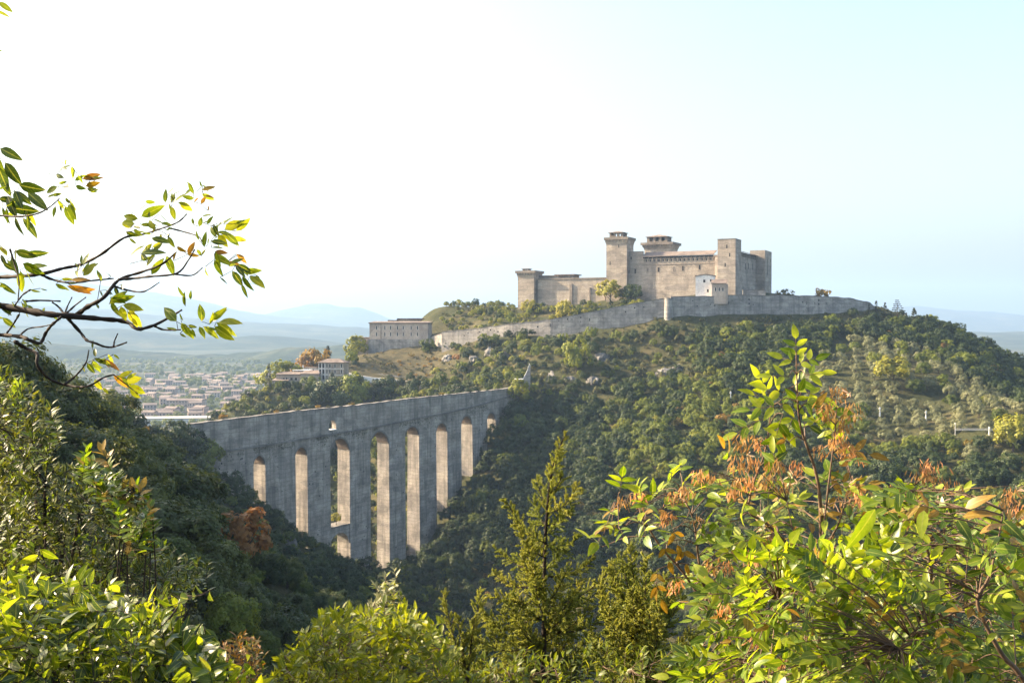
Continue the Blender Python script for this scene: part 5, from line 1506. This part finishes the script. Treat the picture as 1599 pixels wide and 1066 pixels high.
for (L, kind, i, col, P, x, y, z) in dup_+dup_:
    if rf.random() < .55 and P.z > zc(0, 1000, 3.2).z:
        q = P+Vector((rf.uniform(-.035,.035), rf.uniform(-.04,.04), rf.uniform(-.03,.03)))
        br.leaf(kind, q, y+rv3(.55), z+rv3(.6), L*rf.uniform(.5,.95), None, col if rf.random() < .6 else rf.choice((0,1,0,3)), rf.uniform(.8,1.2))
        br.twig([q, q+(P-q)*.6, P], .0012, .0008, 3)
br.finish()

# --- the right-hand flowering ash with seed bunches
def zr(X, Y, d): return at(920+X/2.0265, 540+Y/2.0265, d)
SR = [leaf_shape(.40, .20, .12, 6, .72), leaf_shape(.36, .34, .20, 6, .75, .25), leaf_shape(.43, .10, .26, 6, .70, -.25), leaf_shape(.38, .28, .05, 6, .74, .1)]
R1 = foliage("flowering_ash_green", (.095,.170,.013), (.18,.265,.026), .54, (1.45,1.35,.3), .36, .5, .3, 14, rib=(.34,.36,.08))
R2 = foliage("flowering_ash_lime", (.155,.24,.016), (.27,.335,.028), .56, (1.35,1.3,.3), .36, .5, .22, 14, rib=(.34,.36,.08))
R3 = foliage("flowering_ash_ochre", (.20,.135,.018), (.31,.20,.03), .5, (1.2,1.0,.4), .42, .4, .3, 14, rib=(.42,.30,.08))
R4 = foliage("flowering_ash_deep", (.045,.085,.010), (.09,.14,.016), .48, (1.45,1.35,.35), .36, .5, .3, 14, rib=(.34,.36,.08))
RASH = LeafKind(SR, [R1, R2, R3, R4])
KEY = foliage("seed_keys", (.30,.16,.06), (.46,.29,.125), .42, (1.25,1.05,.7), .6, .25, .35, 30)
KEYP = foliage("pale_seed_keys", (.46,.30,.16), (.58,.44,.28), .4, None, .5, .35, .3, 30)
ra = Plant("flowering_ash", "leafy green ash sapling with orange seed bunches filling the right foreground", "tree", (1.55, 3.9, hz(1.55, 3.9)))
def compound(pl, kind, P, d, L, pairs, cols, up=None, wide=1.0):
    """a leaf of several leaflets on one stalk"""
    d = Vector(d).normalized(); up = Vector(up) if up is not None else Vector((-.35,-.5,.75))+rv3(.45)
    x, y, n = frame(d, up)
    ln = L*(pairs*.62+.35)
    droop = rf.uniform(.05,.3)
    pos = lambda t: P + y*ln*t - Vector((0,0,1))*ln*droop*t*t
    pl.twig([pos(t) for t in (0,.35,.7,1)], .0016, .0009, 3)
    for k in range(pairs):
        t = .30+.62*k/max(1, pairs-.4)
        for sd in (-1, 1):
            dd = (y*.62 + x*sd*.9 + n*rf.uniform(-.15,.2) - Vector((0,0,rf.uniform(0,.25)))).normalized()
            pl.leaf(kind, pos(t), dd, n+rv3(.28), L*rf.uniform(.78,1.05), None, rf.choice(cols), wide)
    pl.leaf(kind, pos(1), y-Vector((0,0,droop*.8)), n+rv3(.25), L*rf.uniform(.95,1.2), None, rf.choice(cols), wide)
def bunch(pl, P, sz, n, mat, hang=1.0):
    """bunch of hanging winged seeds"""
    Vt, Fq = leaf_shape(.20, .15, .10, 3, 1.25)
    Vs = []; Fs = []; off = 0
    for k in range(n):
        q = Vector((rf.gauss(0,.36), rf.gauss(0,.36), rf.uniform(-.5,.55)))*sz
        d = Vector((rf.gauss(0,.32)+q.x*.6/sz*.4, rf.gauss(0,.32), -hang+rf.uniform(-.1,.5)))
        x, y, z = frame(d, rv3()); L = rf.uniform(.022,.034)
        Rm = np.array([[x.x,y.x,z.x],[x.y,y.y,z.y],[x.z,y.z,z.z]])*L
        Vs.append(Vt @ Rm.T + np.array(Vector(P)+q-pl.base)); Fs.append(np.array(Fq)+off); off += len(Vt)
    F4 = np.concatenate(Fs); tri = F4[:,2] == F4[:,3]
    T3 = np.concatenate([F4[tri][:,:3], F4[~tri][:,[0,1,2]], F4[~tri][:,[0,2,3]]])
    link("seed_bunch", mesh_np("seed_bunch", np.concatenate(Vs), 3, T3, mat, False), pl.root)
root_p = Vector((1.55, 3.9, hz(1.55, 3.9)))
RST = [([(640,1500),(735,1100),(740,800),(735,620),(730,480),(715,390),(690,320),(665,235),(658,120),(655,20)], .016, .003, 3.7),
       ([(735,760),(640,640),(560,560),(505,520),(525,420),(555,340),(570,250),(575,160)], .010, .0025, 3.75),
       ([(740,820),(755,640),(790,560),(815,480),(830,420)], .008, .0025, 3.8), ([(735,640),(755,460),(770,340),(780,250),(785,160)], .007, .002, 3.6),
       ([(700,1300),(480,1000),(380,800),(350,700),(332,560),(300,480)], .013, .003, 3.9), ([(420,900),(300,720),(230,640),(185,570),(150,510),(90,500)], .009, .0025, 4.0),
       ([(740,900),(690,700),(650,600),(625,490)], .006, .002, 3.5), ([(900,1500),(1000,1000),(1080,760),(1070,640),(1040,560),(1030,440)], .012, .003, 3.6),
       ([(1500,1300),(1370,1050),(1310,980),(1255,880),(1228,800),(1265,730),(1295,610),(1310,520)], .014, .003, 3.0), ([(1400,1500),(1200,1000),(1150,800),(1130,640),(1110,500),(1075,390)], .010, .0025, 3.9),
       ([(1000,1300),(880,1000),(800,860),(690,830),(600,800)], .009, .003, 3.4), ([(620,1300),(560,1050),(570,900),(520,820)], .009, .003, 3.6),
       ([(1230,805),(1120,860),(1030,900),(980,960)], .006, .002, 3.1)]
TIPS = []
for pts, r0, r1, d in RST:
    P = smooth_path([zr(X, Y, d) for X, Y in pts], 4); m_ = len(P)
    ra.stem(P, [.66*(r0+(r1-r0)*i/(m_-1)) for i in range(m_)], "stem", 'stem', 6); TIPS += P
def toward(X, Y, d, k=.5):
    P = zr(X, Y, d); q = min(TIPS, key=lambda t: (t-P).length_squared + max(0, t.z-P.z)*.2)
    return P, q
def spray(X, Y, d, L, pairs, cols, dr=None, wide=1.0, kind=RASH, up=None):
    """leaf whose tip is near the pixel, joined back to the closest stem"""
    P, q = toward(X, Y, d)
    away = (P-q); away = away.normalized() if away.length > .02 else rv3()
    dd = Vector(dr) if dr else (away+Vector((0,-.1,.25))+rv3(.5))
    st = P-dd.normalized()*L*(pairs*.3)
    if (st-q).length > .05: ra.twig(smooth_path([q, (q+st)/2+Vector((0,0,.02)), st], 3), .0028, .0014, 4)
    compound(ra, kind, st, dd, L, pairs, cols, up, wide)
U = (0,0,1)
# leader and its pairs
for X, Y, dx, dz, L in [(655,20,0,1,.085),(640,45,-.7,.5,.075),(675,48,.7,.5,.075),(615,95,-1,.15,.085),(700,90,1,.2,.085),(600,140,-.6,.3,.10),(655,120,.2,.2,.085),(700,150,.8,-.2,.09),
                         (575,190,-.8,.1,.10),(530,235,-1,-.25,.10),(560,130,-.4,.8,.085),(620,180,.5,.1,.09),(600,250,-.2,-.6,.10),(690,180,.6,-.3,.085),(655,165,.1,.5,.08),(720,215,.8,-.4,.075),(555,165,-.8,.5,.09),(640,235,-.3,-.6,.09)]:
    spray(X, Y, 3.66+rf.uniform(-.06,.1), L*.72, rf.choice((1,2)), [1,1,0], (dx, rf.uniform(-.3,.2), dz), 1.1, up=(0,-.75,.5))
for X, Y in [(720,190),(760,215),(440,340),(530,440),(900,500),(760,400),(800,250),(840,430),(500,465),(590,520),(820,540),(700,560),(640,600)]: spray(X, Y, 3.7, .075, 1, [2,2,0], None, 1.0)
# mid level clusters at the left of the sapling
for X, Y in [(100,440),(150,455),(200,470),(70,520),(60,560),(40,600),(90,560),(130,540),(260,410),(300,430),(350,460),(250,500),(310,540),(370,560),(420,540),(200,560),(260,590),(330,500),(400,470),(30,625),(230,450),(290,390),(440,560),(470,600)]:
    spray(X, Y, 3.9+rf.uniform(-.15,.15), .068, rf.choice((1,2)), [0,1,1,0,2 if rf.random() < .3 else 0], None, 1.05)
for X, Y, c in [(240,640,2),(215,720,2),(215,760,2),(300,650,2),(270,590,2)]: spray(X, Y, 3.8, .055, 1, [c], (rf.uniform(-.4,.4),0,-.8))
# the leafy body
BODY = [(240,800),(330,740),(420,640),(520,600),(640,640),(700,640),(800,660),(880,640),(960,580),(960,480),(1000,420),(1060,430),(1120,440),(1180,480),(1250,540),(1376,560),(1376,1066),(290,1066),(300,980),(400,900),(330,830)]
n = 0
while n < 720:
    X, Y = rf.uniform(230,1400), rf.uniform(430,1110)
    if not in_poly(X, min(Y, 1060), BODY): continue
    n += 1; dd = rf.uniform(2.9, 4.3) if X > 500 else rf.uniform(3.4, 4.3)
    spray(X, Y, dd, rf.uniform(.046,.072), rf.choice((1,2,2,3)), [0,0,1,1,3] if rf.random() < .88 else [2,0], None, 1.0)
MIDB = [(60,480),(400,430),(560,330),(640,250),(760,240),(850,330),(900,450),(1000,430),(1060,560),(880,660),(640,660),(420,660),(330,740),(200,640),(60,600)]
n = 0
while n < 105:
    X, Y = rf.uniform(40,1080), rf.uniform(230,740)
    if not in_poly(X, Y, MIDB): continue
    n += 1; spray(X, Y, rf.uniform(3.5, 4.2), rf.uniform(.046,.066), rf.choice((1,1,2)), [0,0,1,1,3] if rf.random() < .8 else [2,2,1], None, 1.0)
for k in range(16):
    while True:
        X, Y = rf.uniform(60,1376), rf.uniform(200,1040)
        if in_poly(X, Y, MIDB) or in_poly(X, Y, BODY): break
    P, q = toward(X, Y, rf.uniform(3.3,3.9)); bunch(ra, P, rf.uniform(.025,.042), rf.randrange(14,30), KEY)
# large near leaves at the right edge
for a, b_, c_, d_, k, w in [(905,515,830,645,1,.7),(1190,512,1272,462,2,.9),(1180,540,1292,514,2,.9),(1165,548,1215,615,3,1.0),(1235,592,1302,548,2,1.0),(1290,600,1262,625,0,1.0),(1310,552,1380,614,3,.9),(1060,520,1045,600,1,.8),(870,650,960,655,0,.9),(1330,700,1376,650,0,1.2),(1280,640,1370,640,0,1.0)]:
    P = zr(a, b_, 2.5); Q = zr(c_, d_, 2.45); ra.leaf(RASH, P, Q-P, TOCAM*.5+Vector((0,0,.6))+rv3(.5), (Q-P).length, 2, k, w)
for X, Y, s_, k in [(490,300,.055,40),(540,305,.045,26),(475,365,.055,40),(590,370,.05,34),(620,440,.05,34),(570,420,.045,30),(790,150,.05,34),(755,200,.055,38),(825,200,.05,34),(800,245,.045,30),(790,300,.055,40),(835,330,.045,26),(385,420,.045,30),
     (350,405,.04,22),(815,490,.05,30),(850,470,.04,24),(1070,378,.05,34),(1050,400,.045,26),(1005,455,.055,40),(965,520,.045,28),(1000,545,.05,30),(1065,515,.05,30),(1335,465,.05,36),(1312,500,.05,34),(1360,520,.05,30),(1020,700,.045,26),(975,720,.04,22),
     (640,965,.06,44),(690,990,.055,40),(610,1000,.05,34),(650,1030,.05,30),(275,755,.045,26),(385,690,.045,28),(430,690,.04,24),(560,600,.045,28),(105,490,.035,18),(160,480,.045,28),(265,475,.04,24),(300,460,.04,22),(240,530,.04,20),(650,380,.045,24),(500,430,.045,26),(740,330,.04,20),(860,350,.035,18),(1100,420,.04,22),(1140,440,.04,20),(430,830,.04,18)]:
    P, q = toward(X, Y, 3.65+rf.uniform(-.15,.2)); ra.twig([q, (P+q)/2+Vector((0,0,.02)), P+Vector((0,0,s_*.5))], .002, .001, 3); bunch(ra, P, s_, int(k*1.25), KEY)
for X, Y in [(825,155),(640,405),(660,425),(825,435),(500,345),(1120,495),(1150,530),(1330,560),(680,890),(1355,455),(955,490),(520,710),(1020,870),(1000,900),(780,945)]:
    P, q = toward(X, Y, 3.4); bunch(ra, P, .018, 4, KEYP, .2)
ra.finish(295, 'stem')

# --- junipers
JN = foliage("juniper_needles", (.18,.225,.055), (.38,.40,.12), .45, (1.3,1.2,.5), .5, .3, .15, 6)
def juniper(lab, base, trunk, r0, branches, d, dens=1.0, plume=.14):
    pl = Plant("juniper", lab, "juniper", base)
    T_ = smooth_path(trunk, 5); m_ = len(T_)
    pl.stem(T_, [r0*(1-.85*i/(m_-1)) for i in range(m_)], "trunk", 'bark', 7)
    def needles(path, L, rad, nm):
        Pn = []; Dn = []; Ln = []
        path = smooth_path(path, 6)
        cum = [0]
        for a, b_ in zip(path[:-1], path[1:]): cum.append(cum[-1]+(b_-a).length)
        tot = cum[-1]; nb = max(3, int(tot/.0105*dens))
        c = MB(); c.tube(path, [.006*(1-.8*i/(len(path)-1)) for i in range(len(path))], 4)
        for k in range(nb):
            t = tot*(k+rf.random())/nb
            i = max(j for j in range(len(cum)) if cum[j] <= t+1e-9); i = min(i, len(path)-2)
            f_ = (t-cum[i])/max(1e-6, cum[i+1]-cum[i]); p = path[i].lerp(path[i+1], f_); ax = (path[i+1]-path[i]).normalized()
            u_ = t/tot; taper = (1-.72*u_)*(.55+.45*min(1, u_/.25))
            sd = rv3(); sd = (sd-ax*sd.dot(ax)).normalized()
            dd = (ax*.75+sd*.8+Vector((0,0,.25))).normalized(); sl = rad*taper*rf.uniform(.45,1.3)
            tip = p+dd*sl + Vector((0,0,-.12*sl))
            c.tube([p, tip], [.0016, .0007], 3)
            for q in range(56):
                s_ = rf.random(); a_ = p.lerp(tip, .1+.95*s_)
                nd = (dd*.8+rv3(.85)+Vector((0,0,.1))).normalized()
                Pn.append(a_); Dn.append(nd); Ln.append(rf.uniform(.016,.032))
        P = np.array(Pn); D = np.array(Dn); L_ = np.array(Ln)[:,None]
        A = np.cross(D, np.random.default_rng(len(P)).normal(0,1,P.shape)); A /= np.linalg.norm(A, axis=1)[:,None]; w = .0095
        V = np.stack([P-A*w*.5, P+D*L_*.5+A*w*.3, P+D*L_, P+A*w*.5], 1).reshape(-1,3)-np.array(pl.base)
        b_o = c.build("branch", M['bark'], pl.root, loc=pl.base)
        tag(link("needles", mesh_np("needles", V, 4, np.arange(len(V)), JN), b_o), kind='stuff')
    for b_ in branches: needles(b_, 0, plume*rf.uniform(.85,1.1), "n")
    needles([T_[int(m_*.62)], T_[int(m_*.8)], T_[-1]], 0, plume*.9, "n")
    return pl
def jb(px0, py0, px1, py1, d, bow=.0, dd=0.0):
    a = at(px0, py0, d); b_ = at(px1, py1, d+dd); m_ = (a+b_)/2+Vector((0,0,-.12*(b_-a).length+bow))
    return [a, m_, b_]
d = 6.6
main_b = [jb(*q, d, 0, rf.uniform(-.35,.35)) for q in [(851,848,789,780),(851,870,803,812),(850,885,776,858),(850,910,768,895),(850,930,766,930),(850,960,757,965),(850,1000,742,1000),(850,1040,738,1045),
   (857,800,903,758),(855,820,893,795),(852,850,905,838),(851,900,930,872),(852,950,987,850),(852,960,965,890),(851,990,990,930),(850,1030,985,985),(850,1060,950,1030),
   (862,740,872,700),(858,770,880,738),(856,790,838,748),(853,820,832,778),(852,835,880,800),(851,860,826,815),(851,890,880,845),(850,920,815,868),(850,940,885,890),(850,970,800,925),(850,985,900,925),(850,1010,805,965),(850,1040,900,975),(850,1060,795,1010),(850,1075,905,1030),(850,1090,840,1020),(850,1020,860,960),(850,960,835,905)]]
for k in range(22):                       # fill the skirts of the tree
    y0 = rf.uniform(905, 1100); w_ = (y0-820)*.42; x1 = 850+rf.choice((-1,1))*rf.uniform(.25,1)*w_*(1.25 if rf.random() < .5 else 1); main_b.append(jb(850, y0, x1, y0-rf.uniform(25,75)-abs(x1-850)*.25, d, 0, rf.uniform(-.45,.45)))
juniper("tall green juniper with pointed leader standing alone in the middle foreground", (at(849,1066,d).x, d, hz(at(849,1066,d).x, d)),
        [Vector((at(849,1066,d).x, d, hz(at(849,1066,d).x, d))), at(849,1066,d), at(850,930,d), at(852,830,d), at(863,730,d), at(884,676,d)], .022, main_b, d)
d = 6.9
lb = [jb(*q, d, 0, rf.uniform(-.3,.3)) for q in [(725,1040,693,925),(735,1020,750,923),(727,1060,672,990),(730,1050,715,960),(735,1060,775,975),(735,1080,700,1010),(738,1080,790,1030),(730,1090,670,1050),(735,1070,745,985),(735,1100,725,1030),(740,1100,775,1050)]]
juniper("small twin tipped juniper left of the tall juniper", (at(730,1100,d).x, d, hz(at(730,1100,d).x, d)), [Vector((at(730,1100,d).x, d, hz(at(730,1100,d).x, d))), at(730,1100,d), at(733,1030,d), at(742,960,d)], .016, lb, d)
d = 5.9
rb = [jb(*q, d, 0, rf.uniform(-.5,.4)) for q in [(1000,960,984,853),(1002,980,1011,868),(1000,990,958,880),(1000,1000,1040,900),(1000,1020,1065,930),(1000,1040,935,940),(1000,1060,1080,985),(1000,1060,1030,950),(1000,1070,970,940),(1000,1090,925,1000),(1000,1090,1085,1040),(1000,1100,960,1010),(1000,1100,1040,1010),(1000,1120,935,1050),(1000,1120,1070,1080),(1000,1130,1000,1020),(1000,1130,985,980)]]
for k in range(30):
    y0 = rf.uniform(960, 1120); x1 = 1000+rf.uniform(-1,1)*(30+(y0-900)*.42); rb.append(jb(1000, y0, x1, y0-rf.uniform(40,110), d, 0, rf.uniform(-.5,.4)))
juniper("broad bushy juniper between the tall juniper and the ash sapling", (at(1000,1120,d).x, d, hz(at(1000,1120,d).x, d)), [Vector((at(1000,1120,d).x, d, hz(at(1000,1120,d).x, d))), at(1000,1120,d), at(1000,1000,d), at(1003,930,d)], .018, rb, d)
for px0, py0, px1, py1 in [(895,1066,935,1005),(925,1075,945,1010)]:   # bare sticks
    pass

# --- shrubs of small leaves
def shrub(name, lab, kind, poly, d0, d1, n_tw, per, L, cols, base_px, r0=.012, tw_len=.16, upb=.6, pairs=False, tm='twig', lean=(0,0,0), stems=7, cap=290, wide=1.0, spread=.5, cat="shrub"):
    dm = (d0+d1)/2; b0 = at(base_px, 1066, dm); base = Vector((b0.x, dm, hz(b0.x, dm)))
    pl = Plant(name, lab, cat, base)
    tips = fill(poly, d0, d1, n_tw)
    nodes = []
    for k in range(stems):                               # main stems rise from the foot into the mass
        t = tips[rf.randrange(len(tips))]
        P = smooth_path([base+rv3(.12), base.lerp(t, .4)+rv3(.08)-Vector((0,0,.05)), base.lerp(t, .75)+rv3(.06), t], 4); m_ = len(P)
        pl.stem(P, [r0*(1-.8*i/(m_-1)) for i in range(m_)], "stem", 'stem' if tm == 'stem' else 'bark', 5); nodes += P[len(P)//3:]
    for t in tips:
        q = min(nodes, key=lambda s_: (s_-t).length_squared+(.6*max(0, s_.z-t.z)))
        d = (t-q); d = d.normalized() if d.length > 1e-3 else Vector((0,0,1))
        d = (d*.5+Vector((0,0,upb))+Vector(lean)+rv3(spread)).normalized()
        st = t-d*tw_len
        if (st-q).length < tw_len*6: pl.twig([q, q.lerp(st, .5)-Vector((0,0,.01)), st, t], .0022, .0010, 3)
        else: pl.twig([t-d*tw_len*2+Vector((0,0,-.03)), st, t], .002, .001, 3)
        nodes.append(st) if rf.random() < .3 else None
        c_ = rf.choice(cols)
        for k in range(per):
            u_ = (k+.5)/per; p = st.lerp(t, u_)
            sd = rv3(); sd = (sd-d*sd.dot(d)).normalized()
            dd = d*(.35+.6*u_)+sd*(.95-.35*u_)+Vector((0,0,-.1))
            nn = d*.8-sd*.3+Vector((0,-.2,.5))+rv3(.35)
            pl.leaf(kind, p, dd, nn, L*rf.uniform(.7,1.2), None, c_ if rf.random() < .75 else rf.choice(cols), wide)
    pl.finish(cap, tm); return pl
SM = [leaf_shape(.34, .25, .08, 4), leaf_shape(.30, .4, .14, 4, .8, .3), leaf_shape(.38, .12, .18, 4, .8, -.2)]
O1 = foliage("glossy_dark_leaf", (.018,.038,.008), (.062,.088,.018), .32, (1.5,1.4,.4), .45, .35, .3, 15, rib=(.34,.36,.08))
O2 = foliage("glossy_olive_leaf", (.055,.078,.019), (.115,.128,.032), .38, (1.4,1.3,.4), .45, .35, .3, 15, rib=(.34,.36,.08))
O3 = foliage("glossy_fresh_leaf", (.08,.15,.012), (.15,.22,.022), .48, (1.35,1.3,.3), .36, .5, .25, 15, rib=(.34,.36,.08))
O4 = foliage("yellowed_small_leaf", (.20,.15,.02), (.34,.24,.04), .45, None, .45, .35, .3, 15, rib=(.42,.30,.08))
SMALL = LeafKind(SM, [O1, O2, O3, O4])
MIDP = [(-40,560),(20,575),(62,610),(88,640),(92,690),(80,720),(140,715),(185,745),(228,775),(245,830),(290,860),(335,872),(325,905),(255,935),(200,915),(140,900),(60,905),(-40,910)]
shrub("evergreen_shrub", "large dark glossy small leaved shrub rising up the left edge", SMALL, MIDP, 4.6, 6.6, 980, 11, .047, [0,0,0,1,1,0,2], 60, .03, .15, .7, stems=14, lean=(.12,0,0))
for px, py in [(150,705),(175,722),(195,735),(222,790),(232,800),(215,770),(140,700)]: pass
FRESH = [(130,700),(160,698),(205,735),(240,790),(240,835),(205,850),(170,790),(140,740)]
shrub("fresh_leaved_shrub", "bright green rosette leaved shrub standing out of the dark shrub at the left", SMALL, FRESH, 4.3, 4.7, 34, 10, .062, [2,2,2,3], 190, .01, .10, .9, stems=6, spread=.35, wide=1.25)
LG = [leaf_shape(.40, .22, .20, 5, .8), leaf_shape(.36, .35, .28, 5, .8, .25), leaf_shape(.44, .14, .34, 5, .75, -.2)]
BIG = LeafKind(LG, [G4, G1, G2, G4])
LOWP = [(-60,905),(40,895),(110,905),(165,895),(215,935),(262,965),(305,985),(330,1030),(350,1090),(-60,1090)]
shrub("broad_leaved_shrub", "glossy broad leaved shrub with large drooping leaves in the lower left corner", BIG, LOWP, 2.9, 4.2, 400, 8, .062, [0,0,0,3,1,1,2], 120, .012, .17, .25, stems=9, spread=.7, cap=298)
SIDE = [(225,940),(280,965),(320,990),(350,1040),(400,1060),(410,1090),(250,1090)]
shrub("yellow_green_shrub", "sunlit yellow green leaves at the right end of the lower left shrub", BIG, SIDE, 3.2, 3.9, 70, 7, .064, [2,2,1], 320, .009, .14, .35, stems=5, spread=.6)
CENP = [(415,1090),(445,1010),(490,965),(520,945),(560,950),(600,938),(650,950),(690,985),(705,1020),(735,1090)]
T1 = foliage("lime_small_leaf", (.13,.18,.012), (.24,.26,.025), .52, (1.35,1.25,.3), .42, .4, .25, 15, rib=(.34,.36,.08))
T2 = foliage("green_small_leaf", (.06,.10,.010), (.12,.155,.02), .48, (1.4,1.3,.3), .42, .4, .3, 15, rib=(.34,.36,.08))
TERE = LeafKind(SM, [T1, T2, O4])
shrub("lime_shrub", "bright lime green small leaved shrub at the bottom centre", TERE, CENP, 4.6, 6.2, 420, 11, .055, [0,0,0,1], 580, .014, .15, .4, stems=12, tm='stem', spread=.65, wide=1.15)
WIS = [(578,945),(575,920),(590,890),(615,882),(628,905),(640,940),(665,945),(672,915),(660,905)]
O5 = foliage("pale_grey_leaf", (.16,.17,.07), (.30,.30,.16), .35, None, .5, .4, .3, 20)
PALE = LeafKind(SM, [O5, O5, T1])
shrub("pale_shrub", "pale dusty grey green wispy top above the lime shrub", PALE, [(570,960),(580,915),(597,885),(618,882),(628,905),(635,960)], 6.3, 6.8, 40, 12, .05, [0,0,2], 605, .009, .13, .9, stems=4, tm='stem', spread=.35)
BRP = [(325,1090),(338,1005),(362,985),(398,992),(412,1025),(420,1090)]
O6 = foliage("brown_small_leaf", (.16,.09,.022), (.30,.17,.035), .42, (1.25,1.05,.5), .5, .35, .3, 15, rib=(.42,.30,.08))
BRN = LeafKind(SM, [O6, O4, T2])
shrub("brown_shrub", "small rusty brown shrub between the lower left shrub and the lime shrub", BRN, BRP, 5.6, 6.4, 80, 10, .042, [0,0,1,2], 370, .009, .12, .5, stems=6, tm='stem')
UND = [(700,1050),(760,1020),(900,1000),(1060,1000),(1060,1110),(700,1110)]
shrub("undergrowth_shrub", "dull green low shrub under the junipers at the bottom edge", TERE, UND, 4.8, 5.6, 130, 10, .045, [1,1,0], 860, .01, .13, .4, stems=8, tm='stem')
